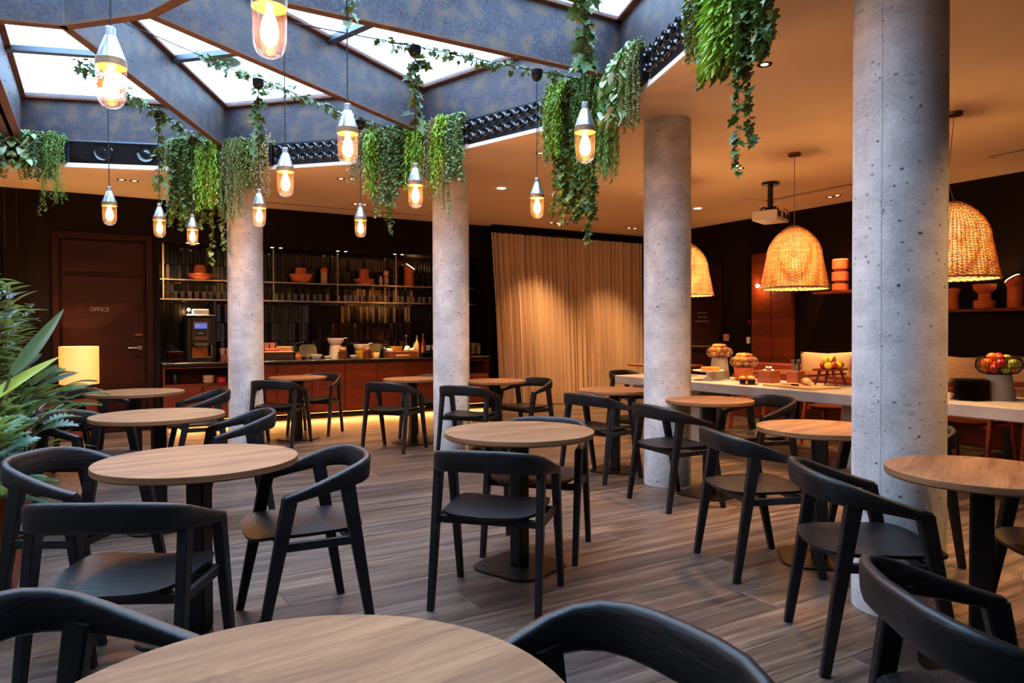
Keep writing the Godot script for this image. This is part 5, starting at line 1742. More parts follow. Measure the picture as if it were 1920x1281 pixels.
func build_wicker():
	# bell shaped shade woven from cane: uprights and wavy rings
	var prof := func(v: float) -> float:
		# v 0 at the top to 1 at the rim
		var r0 := 0.315 * pow(sin(minf(v / 0.5, 1.0) * PI * 0.5), 0.62) * (0.80 if v < 0.5 else 1.0)
		if v >= 0.5:
			return lerpf(0.252, 0.314, (v - 0.5) / 0.5)
		return r0
	var h := 0.62
	var n := 56
	mb(true)
	for k in n:
		var a := TAU * k / n
		var p := []
		for j in 15:
			var v := 0.02 + 0.98 * j / 14.0
			var r: float = prof.call(v)
			p.append(Vector3(cos(a) * r, h * (1.0 - v), sin(a) * r))
		tube(p, 0.0038, 4)
	var stakes := done()
	mb(true)
	var rings := 46
	for j in rings:
		var v := 0.03 + 0.955 * j / (rings - 1.0)
		var r: float = prof.call(v)
		var p := []
		for k in n:
			var a := TAU * (k + 0.0) / n
			var w := 0.0055 if (k + j) % 2 == 0 else -0.0055
			p.append(Vector3(cos(a) * (r + w), h * (1.0 - v), sin(a) * (r + w)))
		tube(p, 0.0058, 5, true)
	var weave := done()
	mb(true)
	for s in [0.0, 1.0]:
		var p := []
		for k in 120:
			var a := TAU * k / 120
			var w := 0.006 * sin(k * TAU / 6.0 + s * PI)
			p.append(Vector3(cos(a) * (0.316 + w), 0.0 - 0.006 * cos(k * TAU / 6.0 + s * PI), sin(a) * (0.316 + w)))
		tube(p, 0.0075, 6, true)
	var rim := done()
	mb()
	lathe([Vector2(0.0, h - 0.004), Vector2(0.05, h - 0.006), Vector2(0.05, h - 0.012), Vector2(0, h - 0.012)], 20)
	var cap := done()
	var bulb := lathe_mesh([Vector2(0, 0.0), Vector2(0.018, 0.006), Vector2(0.030, 0.03), Vector2(0.028, 0.055), Vector2(0.016, 0.095), Vector2(0.014, 0.12), Vector2(0, 0.12)], 18)
	var lab := ["bell shaped wicker pendant lamp partly hidden by the column near the curtain", "bell shaped wicker pendant lamp hanging in full view left of the front column", "bell shaped wicker pendant lamp right of the large front column"]
	var i := 0
	for z in [-6.19, -4.684, -3.167]:
		var t := thing("wicker_lamp", lab[i], "pendant lamp", Vector3(5.97, 1.69, z), i * 0.9, "wicker pendant lamps")
		part("upright_canes", stakes, M.wicker, t).set_meta("kind", "stuff")
		part("weave", weave, M.wicker, t).set_meta("kind", "stuff")
		part("braided_rim", rim, M.wicker, t)
		part("cap", cap, M.wicker, t)
		part("bulb", bulb, M.wicker_bulb, t, Vector3(0, 0.20, 0))
		part("socket", lathe_mesh([Vector2(0, 0.31), Vector2(0.02, 0.31), Vector2(0.02, 0.37), Vector2(0.006, 0.375), Vector2(0, 0.375)], 14), M.black_metal, t)
		mb()
		var sway: float = [0.0, 0.0, 0.05][i]
		tube([Vector3(0, 0.37, 0), Vector3(0, h, 0), Vector3(sway * 1.0, h + 0.18, 0.0), Vector3(sway * 0.6, h + 0.38, 0.0), Vector3(0, 1.33, 0)], 0.0035, 6)
		part("cord", done(), M.pale_cord, t)
		part("ceiling_rose", lathe_mesh([Vector2(0, 1.305), Vector2(0.058, 1.305), Vector2(0.06, 1.31), Vector2(0.06, 1.33), Vector2(0, 1.33)], 24), M.bronze, t)
		omni(t, "bulb_light", Vector3(0, 0.25, 0), Color(1.0, 0.78, 0.50), 2.2, 0.03)
		i += 1

# ---------------------------------------------------------------- left corner: drum lamp, planter with greenery
func build_left_corner():
	single("low_sideboard", "low dark sideboard under the drum lamp beside the office door", "sideboard", box_mesh(Vector3(0.62, 0.60, 0.40), 0.006), M.walnut, Vector3(-0.30, 0.30, -10.02))
	var t := thing("drum_lamp", "glowing cream drum lamp on the sideboard beside the planter", "lamp", Vector3(-0.17, 0.60, -9.98))
	part("base", lathe_mesh([Vector2(0, 0), Vector2(0.09, 0), Vector2(0.09, 0.015), Vector2(0.012, 0.02), Vector2(0.012, 0.28), Vector2(0, 0.28)], 24), M.bronze, t)
	part("shade", lathe_mesh([Vector2(0.208, 0.06), Vector2(0.208, 0.51), Vector2(0.205, 0.51), Vector2(0.205, 0.06), Vector2(0.208, 0.06)], 48), M.lamp_linen, t)
	part("bulb", lathe_mesh([Vector2(0, 0.27), Vector2(0.02, 0.275), Vector2(0.034, 0.30), Vector2(0.03, 0.335), Vector2(0, 0.35)], 16), M.wicker_bulb, t)
	omni(t, "bulb_light", Vector3(0, 0.31, 0), Color(1.0, 0.76, 0.46), 1.5, 0.035)
	# planter trough along the mirror
	t = thing("planter_trough", "long dark planter trough along the mirror wall", "planter", Vector3(-0.53, 0, -6.3))
	mb()
	cbox(Vector3(0.165, 0.25, 0), Vector3(0.025, 0.50, 4.4), 0.004)
	cbox(Vector3(-0.165, 0.25, 0), Vector3(0.025, 0.50, 4.4), 0.004)
	cbox(Vector3(0, 0.25, 2.19), Vector3(0.31, 0.50, 0.025), 0.004)
	cbox(Vector3(0, 0.25, -2.19), Vector3(0.31, 0.50, 0.025), 0.004)
	part("trough", done(), M.walnut, t)
	part("soil", box_mesh(Vector3(0.31, 0.05, 4.36), 0.0), M.soil, t, Vector3(0, 0.44, 0))
	build_planter_plants()

# ---------------------------------------------------------------- greenery
# leaf outlines in the xy plane, base at the origin, tip towards +y, unit length
func flat_leaf(outline: Array, fold := 0.12) -> ArrayMesh:
	mb(true)
	var n := outline.size()
	var mid := [Vector3(0, 0.0, 0), Vector3(0, 0.35, -fold * 0.2), Vector3(0, 0.7, -fold * 0.1), Vector3(0, 1.0, 0)]
	for side in [1.0, -1.0]:
		var p := []
		for q in outline:
			p.append(Vector3(q[0] * side, q[1], fold * q[0] * 1.4))
		for i in p.size() - 1:
			var m0: Vector3 = mid[clampi(int(outline[i][1] * 3.0 + 0.3), 0, 3)]
			var m1: Vector3 = mid[clampi(int(outline[i + 1][1] * 3.0 + 0.3), 0, 3)]
			if side > 0:
				tri(m0, p[i], p[i + 1])
				if m0 != m1:
					tri(m0, p[i + 1], m1)
			else:
				tri(m0, p[i + 1], p[i])
				if m0 != m1:
					tri(m0, m1, p[i + 1])
	return done()

func instances(parent: Node, called: String, mesh: Mesh, mat: Material, xf: Array, col: Array) -> MultiMeshInstance3D:
	var mm := MultiMesh.new()
	mm.transform_format = MultiMesh.TRANSFORM_3D
	mm.use_colors = true
	mm.mesh = mesh
	mm.instance_count = xf.size()
	for i in xf.size():
		mm.set_instance_transform(i, xf[i])
		mm.set_instance_color(i, col[i])
	var o := MultiMeshInstance3D.new()
	o.name = called
	o.multimesh = mm
	o.material_override = mat
	parent.add_child(o, true)
	o.set_meta("kind", "stuff")
	return o

var LEAF := {}
var KIND := {}

func make_leaves():
	LEAF.ivy = flat_leaf([[0.0, 0.0], [0.22, -0.12], [0.48, 0.02], [0.30, 0.28], [0.52, 0.52], [0.20, 0.62], [0.0, 1.0]], 0.25)
	LEAF.oval = flat_leaf([[0.0, 0.0], [0.26, 0.25], [0.30, 0.5], [0.18, 0.8], [0.0, 1.0]], 0.3)
	LEAF.round = flat_leaf([[0.0, 0.0], [0.36, 0.12], [0.46, 0.45], [0.30, 0.82], [0.0, 1.0]], 0.2)
	LEAF.needle = flat_leaf([[0.0, 0.0], [0.07, 0.4], [0.05, 0.8], [0.0, 1.0]], 0.1)
	LEAF.heart = flat_leaf([[0.0, 0.0], [0.24, -0.10], [0.42, 0.12], [0.36, 0.42], [0.16, 0.78], [0.0, 1.0]], 0.3)
	# leaf, size, spacing, strands per metre, colours (linear), spread
	KIND.ivy = {"leaf": "ivy", "size": 0.062, "gap": 0.021, "n": 34, "out": 0.1, "col": [Color(0.064, 0.114, 0.020), Color(0.090, 0.152, 0.029), Color(0.055, 0.091, 0.022), Color(0.117, 0.198, 0.054)], "mat": "leaf"}
	KIND.blue = {"leaf": "round", "size": 0.031, "gap": 0.011, "n": 62, "out": 0.09, "col": [Color(0.134, 0.213, 0.079), Color(0.187, 0.274, 0.101), Color(0.099, 0.168, 0.058), Color(0.240, 0.319, 0.122)], "mat": "leaf"}
	KIND.lime = {"leaf": "needle", "size": 0.060, "gap": 0.007, "n": 70, "out": 0.17, "col": [Color(0.293, 0.457, 0.022), Color(0.222, 0.380, 0.022), Color(0.398, 0.548, 0.036), Color(0.187, 0.304, 0.022)], "mat": "leaf"}
	KIND.green = {"leaf": "needle", "size": 0.045, "gap": 0.007, "n": 75, "out": 0.16, "col": [Color(0.134, 0.244, 0.025), Color(0.187, 0.289, 0.036), Color(0.099, 0.183, 0.022)], "mat": "leaf"}
	KIND.grey = {"leaf": "oval", "size": 0.018, "gap": 0.007, "n": 95, "out": 0.14, "col": [Color(0.240, 0.274, 0.086), Color(0.187, 0.228, 0.072), Color(0.293, 0.304, 0.101)], "mat": "leaf"}
	KIND.rose = {"leaf": "oval", "size": 0.022, "gap": 0.009, "n": 75, "out": 0.15, "col": [Color(0.363, 0.258, 0.094), Color(0.293, 0.228, 0.072), Color(0.433, 0.258, 0.108)], "mat": "leaf"}
	KIND.small = {"leaf": "oval", "size": 0.034, "gap": 0.013, "n": 50, "out": 0.12, "col": [Color(0.169, 0.228, 0.043), Color(0.134, 0.183, 0.036), Color(0.240, 0.274, 0.065)], "mat": "leaf"}
	KIND.cream = {"leaf": "heart", "size": 0.088, "gap": 0.05, "n": 24, "out": 0.17, "col": [Color(0.40, 0.48, 0.25), Color(0.24, 0.36, 0.14), Color(0.55, 0.60, 0.42), Color(0.13, 0.24, 0.08), Color(0.10, 0.20, 0.07)], "mat": "glossy_leaf"}
	KIND.staghorn = {"leaf": "needle", "size": 0.12, "gap": 0.011, "n": 60, "out": 0.15, "col": [Color(0.330, 0.551, 0.060), Color(0.234, 0.435, 0.060), Color(0.426, 0.609, 0.100)], "mat": "leaf"}

func rim_point(seg: int, s: float, y: float, inward: float) -> Vector3:
	var a: Vector2 = RIM[seg]
	var b: Vector2 = RIM[seg + 1]
	var d := (b - a).normalized()
	var n := Vector2(-d.y, d.x)
	var p := a + d * s + n * inward
	return Vector3(p.x, y, p.y)

func leaf_frame(tip: Vector3, nrm: Vector3, size: float, at: Vector3) -> Transform3D:
	var y := tip.normalized()
	var z := (nrm - y * nrm.dot(y)).normalized()
	var x := y.cross(z)
	return Transform3D(Basis(x * size, y * size, z * size), at)

# trailing plant that spills over the rim between s0 and s1 of one side and hangs down to a lowest point
func trailing(called: String, label: String, kind: String, seg: int, s0: float, s1: float, low: float, density := 1.0, tail := 0.0):
	var K: Dictionary = KIND[kind]
	var r := RandomNumberGenerator.new()
	r.seed = hash(label)
	var base := rim_point(seg, (s0 + s1) * 0.5, 3.28, 0.05)
	var t := thing(called, label, "hanging plant", base, 0.0, "hanging plants round the skylight")
	var inward := (rim_point(seg, 0, 0, 1.0) - rim_point(seg, 0, 0, 0.0)).normalized()
	var along := (rim_point(seg, 1, 0, 0) - rim_point(seg, 0, 0, 0.0)).normalized()
	var n := maxi(4, int(K.n * (s1 - s0) * density * 1.35))
	var xf := []
	var col := []
	mb(true)
	for i in n:
		var s := lerpf(s0, s1, (i + r.randf()) / n)
		var reach: float = K.out * r.randf_range(0.45, 1.15)
		var bottom := lerpf(3.05, low, pow(r.randf(), 0.5)) if i % 3 else lerpf(3.05, low, r.randf_range(0.8, 1.0))
		if tail > 0.0 and i < 2:
			bottom = low - tail * (1.0 if i == 0 else 0.7)
		var p0 := rim_point(seg, s, 3.27 + r.randf_range(0.0, 0.05), 0.02)
		var p1 := rim_point(seg, s, 3.31 + r.randf_range(0.0, 0.07), 0.02 + reach * 0.6)
		var drift := along * r.randf_range(-0.06, 0.06) + inward * r.randf_range(-0.02, 0.03)
		var p2 := rim_point(seg, s, 3.18, 0.02 + reach) + drift * 0.3
		var pts := [p0, p1, p2]
		var y := 3.18
		var sway := r.randf() * TAU
		while y > bottom:
			y -= 0.11
			pts.append(Vector3(p2.x, maxf(y, bottom), p2.z) + drift * (3.18 - y) * 1.2 + along * 0.012 * sin(y * 14.0 + sway))
		for j in pts.size():
			pts[j] = pts[j] - base
		tube(pts, 0.0016, 3)
		var carry: float = r.randf() * K.gap
		for j in pts.size() - 1:
			var a: Vector3 = pts[j]
			var b: Vector3 = pts[j + 1]
			var l := a.distance_to(b)
			while carry < l:
				var p := a.lerp(b, carry / l)
				var ang := r.randf() * TAU
				var side := (inward * sin(ang) + along * cos(ang))
				if side.dot(inward) < -0.3:
					side = side.bounce(inward)
				var tip := side * r.randf_range(0.4, 1.0) + Vector3.DOWN * r.randf_range(0.3, 1.0)
				var nrm := side * 0.6 + Vector3.UP * r.randf_range(0.3, 0.9) + along * r.randf_range(-0.4, 0.4)
				xf.append(leaf_frame(tip, nrm, K.size * r.randf_range(0.65, 1.2), p))
				col.append(K.col[r.randi() % K.col.size()])
				carry += K.gap * r.randf_range(0.7, 1.3)
			carry -= l
	part("stems", done(), M.stem, t).set_meta("kind", "stuff")
	instances(t, "leaves", LEAF[K.leaf], M[K.mat], xf, col)

# ivy that climbs along a wire or a cord
func garland(label: String, pts: Array, size: float, gap: float, fat := 0.03):
	var r := RandomNumberGenerator.new()
	r.seed = hash(label)
	var base: Vector3 = pts[0]
	var t := thing("ivy_garland", label, "ivy", base, 0.0, "ivy garlands on wires and cords")
	var xf := []
	var col := []
	mb(true)
	var fine := []
	for j in pts.size() - 1:
		var a: Vector3 = pts[j] - base
		var b: Vector3 = pts[j + 1] - base
		var l := a.distance_to(b)
		var n := maxi(2, int(l / 0.05))
		for k in n:
			var p := a.lerp(b, float(k) / n)
			fine.append(p + Vector3(sin(fine.size() * 0.9), cos(fine.size() * 1.3) * 0.6, cos(fine.size() * 0.9)) * 0.008)
	tube(fine, 0.0025, 4)
	part("stem", done(), M.stem, t)
	for j in fine.size() - 1:
		var a: Vector3 = fine[j]
		var b: Vector3 = fine[j + 1]
		var n := maxi(1, int(a.distance_to(b) / gap + r.randf()))
		for k in n:
			var d := Vector3(r.randf_range(-1, 1), r.randf_range(-1.0, 0.5), r.randf_range(-1, 1)).normalized()
			var p := a.lerp(b, r.randf()) + d * fat * r.randf()
			var nrm := Vector3(r.randf_range(-0.7, 0.7), r.randf_range(0.2, 1.0), r.randf_range(-0.2, 1.0))
			xf.append(leaf_frame(d + Vector3.DOWN * 0.4, nrm, size * r.randf_range(0.6, 1.25), p))
			col.append(KIND.ivy.col[r.randi() % 4])
	instances(t, "leaves", LEAF.ivy, M.leaf, xf, col)

func planter_box(label: String, sides: Array):
	var t := thing("rim_planter", label, "planter", Vector3.ZERO, 0.0, "planters on the skylight rim")
	for q in sides:
		var seg: int = q[0]
		var a := rim_point(seg, q[1], 3.165, 0.0)
		var b := rim_point(seg, q[2], 3.165, 0.0)
		var d := (b - a).normalized()
		var bas := Basis(d, Vector3.UP, d.cross(Vector3.UP))
		mb()
		cbox((a + b) * 0.5 + bas.z * (0.035 if (rim_point(seg, 0, 0, 1.0) - rim_point(seg, 0, 0, 0.0)).dot(bas.z) > 0 else -0.035), Vector3((b - a).length(), 0.22, 0.07), 0.004, bas)
		part("trough", done(), M.black_metal, t)

func build_hanging_plants():
	make_leaves()
	# planters at the corners of the opening
	planter_box("dark rim planter beside the mirror at the far left", [[0, 0.02, 0.52]])
	planter_box("dark rim planter at the skylight corner above the coffee machine column", [[0, 1.50, 2.03], [1, 0.05, 0.62]])
	planter_box("dark rim planter at the skylight corner above the buffet column", [[1, 1.62, 2.26], [2, 0.05, 0.62]])
	planter_box("dark rim planter at the skylight corner nearest the curtain column", [[2, 1.70, 2.29], [3, 0.05, 0.62]])
	planter_box("dark rim planter at the skylight corner above the large front column", [[3, 1.55, 2.29], [4, 0.05, 0.62]])
	# bottle racks between them
	var dish := lathe_mesh([Vector2(0, 0.0), Vector2(0.030, 0.0), Vector2(0.030, 0.045), Vector2(0.0275, 0.051), Vector2(0.022, 0.049), Vector2(0.015, 0.036), Vector2(0, 0.024)], 20)
	var ringm := lathe_mesh([Vector2(0.0303, 0.0), Vector2(0.036, 0.0), Vector2(0.036, 0.008), Vector2(0.0303, 0.011), Vector2(0.0303, 0.0)], 20)
	var rl := ["above the column by the coffee machine", "left of the round pendants before the curtain", "at the top right beside the large ceiling"]
	rl = ["left bottle rack under the skylight", "middle bottle rack under the skylight", "right bottle rack under the skylight"]
	for seg in [1, 2, 3]:
		var off: float = [0.0, 0.68, 0.70, 0.68][seg]
		var t := thing("bottle_rack", ["", "dark metal bottle rack panel between the two left rim planters", "dark metal bottle rack panel between the two middle rim planters", "dark metal bottle rack panel above the tan ceiling at top right"][seg], "bottle rack", Vector3.ZERO, 0.0, "bottle racks on the skylight rim")
		mb()
		var a := rim_point(seg, 0.66, 0, 0.0)
		var b := rim_point(seg, 1.68 if seg == 2 else 1.60, 0, 0.0)
		edge_box(Vector2(a.x, a.z), Vector2(b.x, b.z), -0.014, -0.001, 3.052, 3.29)
		part("panel", done(), M.rack_panel, t)
		var inward := rim_point(seg, 0, 0, 1.0) - rim_point(seg, 0, 0, 0.0)
		for row in 2:
			for k in (10 if seg == 2 else 9):
				var p := rim_point(seg, off + 0.1032 * k, 3.231 - row * 0.104, 0.0145)
				var o := thing("wine_bottle", "dark bottle end in the %s row of the %s" % [["upper", "lower"][row], rl[seg - 1]], "bottle", p, 0.0, "bottles in the %s, %s row" % [rl[seg - 1], ["upper", "lower"][row]])
				o.basis = Basis(inward.cross(Vector3.UP).normalized(), inward.normalized(), Vector3.UP)
				part("bottle_end", dish, M.bottle_glass, o)
				part("collar", ringm, M.bottle_rim, o)
	# dark panel with two round ports on the side beside the mirror
	var t := thing("port_panel", "dark recessed panel with two round ports beside the far left planter", "panel")
	mb()
	edge_box(Vector2(rim_point(0, 0.54, 0, 0).x, rim_point(0, 0.54, 0, 0).z), Vector2(rim_point(0, 1.48, 0, 0).x, rim_point(0, 1.48, 0, 0).z), -0.012, -0.001, 3.065, 3.285)
	part("board", done(), M.black_tile, t)
	mb()
	edge_box(Vector2(rim_point(0, 0.50, 0, 0).x, rim_point(0, 0.50, 0, 0).z), Vector2(rim_point(0, 1.52, 0, 0).x, rim_point(0, 1.52, 0, 0).z), -0.03, -0.001, 3.286, 3.30)
	part("ledge", done(), M.alu, t)
	for s in [0.87, 1.29]:
		var o := part("port", lathe_mesh([Vector2(0, 0.0), Vector2(0.085, 0.0), Vector2(0.095, 0.012), Vector2(0.088, 0.02), Vector2(0.06, 0.012), Vector2(0.03, 0.016), Vector2(0, 0.02)], 28), M.bottle_glass, t, rim_point(0, s, 3.185, 0.013))
		var inw := rim_point(0, 0, 0, 1.0) - rim_point(0, 0, 0, 0.0)
		o.basis = Basis(inw.cross(Vector3.UP).normalized(), inw.normalized(), Vector3.UP)
	# far left, beside the mirror
	trailing("variegated_plant", "cream and green variegated plant touching the mirror at far left", "cream", 0, 0.02, 0.24, 2.95, 1.6)
	trailing("trailing_eucalyptus", "blue-green round-leaved trailer in the far left planter", "blue", 0, 0.12, 0.45, 2.85, 1.3)
	trailing("string_fern", "long thin green strands hanging lowest from the far left planter", "green", 0, 0.34, 0.54, 2.62, 0.8, 0.12)
	# corner above the coffee machine column
	trailing("string_plant", "thin grey-green strands at the left end over the coffee machine column", "grey", 0, 1.50, 1.60, 2.62, 1.0)
	trailing("trailing_ivy", "dark ivy mass hanging left of the coffee machine column", "ivy", 0, 1.56, 1.86, 2.36, 2.2)
	trailing("trailing_eucalyptus", "blue-green trailer left of the lime fern above the coffee machine", "blue", 0, 1.58, 1.80, 2.75, 1.3)
	trailing("asparagus_fern", "lime green feathery fern left of the coffee machine column", "lime", 0, 1.82, 2.02, 2.58, 1.5)
	trailing("trailing_ivy", "dark ivy right behind the lime fern with one very long strand", "ivy", 1, 0.0, 0.10, 2.55, 2.0, 0.55)
	trailing("string_plant", "soft grey-green curtain of strands in front of the coffee machine column", "grey", 1, 0.04, 0.30, 2.44, 1.5)
	trailing("small_leaf_vine", "small-leaved light green vine right of the coffee machine column", "small", 1, 0.28, 0.50, 2.80, 1.5)
	trailing("brown_leaf_vine", "thin brownish vine left of the first bottle rack", "rose", 1, 0.46, 0.64, 2.70, 0.9)
	# corner above the buffet column
	trailing("brown_leaf_vine", "brownish rose vine right of the first bottle rack", "rose", 1, 1.56, 1.76, 2.78, 1.4)
	trailing("asparagus_fern", "narrow lime green fern left in the planter over the buffet column", "lime", 1, 1.74, 1.86, 2.66, 1.3)
	trailing("trailing_eucalyptus", "large blue-green trailer left of the buffet column", "blue", 1, 1.80, 2.06, 2.54, 1.7, 0.1)
	trailing("trailing_ivy", "ivy in the middle of the planter over the buffet column", "ivy", 1, 2.02, 2.28, 2.72, 2.0, 0.45)
	trailing("asparagus_fern", "fresh green feathery fern left of the buffet column top", "lime", 2, 0.0, 0.14, 2.60, 1.4)
	trailing("trailing_eucalyptus", "blue-green trailer directly before the buffet column top", "blue", 2, 0.12, 0.30, 2.76, 1.5)
	trailing("string_plant", "grey strands hanging before the buffet column", "rose", 2, 0.24, 0.36, 2.52, 1.2)
	trailing("asparagus_fern", "bright lime strand before the buffet column", "lime", 2, 0.36, 0.46, 2.60, 1.0)
	trailing("small_leaf_vine", "dense small-leaved vine left of the middle bottle rack", "blue", 2, 0.44, 0.66, 2.70, 1.9, 0.34)
	# corner nearest the curtain column
	trailing("string_plant", "grey-green strands right of the middle bottle rack", "grey", 2, 1.66, 1.80, 2.66, 1.1)
	trailing("asparagus_fern", "yellow-green fern right of the middle bottle rack", "lime", 2, 1.74, 1.90, 2.70, 1.5)
	trailing("trailing_ivy", "big ivy mass behind the right pendant before the curtain", "ivy", 2, 1.84, 2.12, 2.16, 2.6)
	trailing("string_fern", "mid green fine-leaved fern between the ivy and the variegated plant", "green", 2, 2.05, 2.26, 2.48, 1.2)
	trailing("trailing_ivy", "ivy with one long strand reaching down to the curtain", "ivy", 2, 2.16, 2.34, 2.55, 2.0, 0.58)
	trailing("string_fern", "deep green fine-leaved fern left of the curtain column", "green", 3, 0.06, 0.30, 2.42, 1.6)
	trailing("variegated_plant", "cream and green variegated plant left of the right bottle rack", "cream", 3, 0.22, 0.52, 2.78, 2.0)
	trailing("string_plant", "fine grey hair-like strands left of the right bottle rack", "grey", 3, 0.46, 0.64, 2.72, 1.9)
	# corner above the large front column
	trailing("small_leaf_vine", "small-leaved vine right of the right bottle rack", "small", 3, 1.50, 1.72, 2.84, 1.7)
	trailing("trailing_eucalyptus", "blue-green trailer at the top edge right of the right bottle rack", "blue", 3, 1.60, 1.90, 2.88, 1.5)
	trailing("staghorn_fern", "bright green antler-like fern hanging at the top right", "staghorn", 3, 1.86, 2.06, 2.66, 1.6)
	trailing("trailing_ivy", "dark ivy left of the bright antler-like fern", "ivy", 3, 1.70, 1.94, 2.62, 1.6)
	trailing("trailing_ivy", "ivy at top right whose long strand reaches down to the projector", "ivy", 3, 2.02, 2.32, 2.58, 2.2, 0.52)
	trailing("trailing_ivy", "loose ivy strands against the ceiling beside the large front column", "ivy", 4, 0.05, 0.40, 2.75, 1.0, 0.1)
	# ivy on the wires and cords
	garland("ivy along the wire towards the coffee machine column", [Vector3(-0.1, 3.42, -6.6), Vector3(0.35, 3.36, -7.24), Vector3(0.888, 3.30, -8.03), Vector3(1.14, 3.25, -8.38)], 0.06, 0.011, 0.055)
	garland("ivy along the wire towards the buffet column", [Vector3(0.75, 3.49, -6.2), Vector3(1.2, 3.43, -6.36), Vector3(1.7, 3.36, -6.46), Vector3(2.19, 3.28, -6.58), Vector3(2.75, 3.22, -6.68)], 0.055, 0.011, 0.055)
	garland("ivy along the wire towards the curtain column", [Vector3(1.75, 3.33, -4.82), Vector3(2.3, 3.335, -4.81), Vector3(3.0, 3.34, -4.80), Vector3(3.5, 3.34, -4.79)], 0.05, 0.011, 0.055)
	garland("ivy climbing the cord of the pendant above the right door frame", [Vector3(0.534, 3.30, -7.495), Vector3(0.534, 2.60, -7.495)], 0.07, 0.016, 0.035)
	garland("ivy climbing the cord of the pendant by the coffee machine column", [Vector3(1.217, 3.36, -6.341), Vector3(1.217, 2.72, -6.341)], 0.08, 0.011, 0.05)
	garland("ivy on the upper cord of the pendant left of centre", [Vector3(1.173, 3.35, -3.736), Vector3(1.175, 2.88, -3.736)], 0.06, 0.012, 0.035)
	garland("ivy climbing the cord of the pendant left of the buffet column", [Vector3(2.009, 3.26, -4.813), Vector3(2.012, 2.72, -4.813)], 0.075, 0.009, 0.05)
	garland("ivy climbing the cord of the pendant before the right hanging plants", [Vector3(2.259, 3.12, -3.089), Vector3(2.259, 2.62, -3.089)], 0.08, 0.009, 0.05)

# ---------------------------------------------------------------- plants in the trough
# a broad leaf as a curved sheet: length, width, droop, number of side lobes
func sheet_leaf(l: float, w: float, droop: float, lobes := 0, fold := 0.25, tipped := 1.0) -> ArrayMesh:
	mb(true)
	var n := 18 if lobes == 0 else lobes * 4
	var g := []
	for i in n + 1:
		var u := float(i) / n
		var wid := w * 0.5 * pow(sin(PI * pow(u, 0.75)), 0.8 * tipped)
		if lobes > 0:
			wid *= 0.45 + 0.55 * absf(sin(u * PI * lobes))
		var row := []
		for j in 5:
			var v := (j - 2) / 2.0
			row.append(Vector3(v * wid, l * u - 0.12 * absf(v) * wid * (1.0 if lobes == 0 else -2.0), -droop * u * u + fold * absf(v) * wid))
		g.append(row)
	for i in n:
		for j in 4:
			quad(g[i][j], g[i][j + 1], g[i + 1][j + 1], g[i + 1][j])
	return done()

func frond_mesh(l: float, w: float, droop: float, pairs: int) -> ArrayMesh:
	mb(true)
	var p := []
	for i in 11:
		var u := i / 10.0
		p.append(Vector3(0, l * u, -droop * u * u))
	tube(p, 0.004, 4)
	for i in pairs:
		var u := 0.12 + 0.88 * i / pairs
		var c := Vector3(0, l * u, -droop * u * u)
		var ll := w * sin(PI * clampf(u, 0.12, 0.95)) + 0.02
		for s in [-1.0, 1.0]:
			var tip := c + Vector3(s * ll, ll * 0.55, -ll * 0.25)
			var mid := c.lerp(tip, 0.5) + Vector3(0, 0, ll * 0.08)
			var e := Vector3(0, 0.0055, 0)
			tri(c - e * 0.4, mid - e, mid + e)
			tri(mid - e, tip, mid + e)
	return done()

func leaf_mat(n: String, c: Color, rough := 0.4) -> StandardMaterial3D:
	if not M.has(n):
		var m := plain(n, c, rough)
		m.backlight_enabled = true
		m.backlight = Color(0.4, 0.45, 0.2)
	return M[n]

# a plant whose leaves spring from one base: mesh, count, tilt range, stalk range, material
func clump(called: String, label: String, at: Vector3, meshes: Array, mats: Array, n: int, tilt: Vector2, stalk: Vector2, toward: float, spread: float, leaf_name: String):
	var t := thing(called, label, "plant", at, 0.0, "plants in the long trough")
	var r := RandomNumberGenerator.new()
	r.seed = hash(label)
	for i in n:
		var a := toward + spread * (2.0 * (i + r.randf()) / n - 1.0)
		var lean := r.randf_range(tilt.x, tilt.y)
		var dir := Vector3(cos(a) * sin(lean), cos(lean), sin(a) * sin(lean))
		var s := r.randf_range(stalk.x, stalk.y)
		var foot := Vector3(cos(a) * 0.02, 0, sin(a) * 0.02)
		var top := foot + dir * s
		var leaf := part(leaf_name, meshes[r.randi() % meshes.size()], mats[r.randi() % mats.size()], t)
		var out := Vector3(cos(a), 0, sin(a))
		var tip := (dir + out * 0.45).normalized()
		var nrm := (Vector3.UP * 0.9 - out * 0.3 + Vector3(r.randf_range(-0.3, 0.3), 0, r.randf_range(-0.3, 0.3)))
		leaf.transform = leaf_frame(tip, nrm, 1.0, top)
		mb()
		tube([Vector3.ZERO + foot, foot.lerp(top, 0.55) + Vector3.UP * s * 0.04, top + tip * 0.01], 0.004, 5)
		part("stalk", done(), M.stem, t)

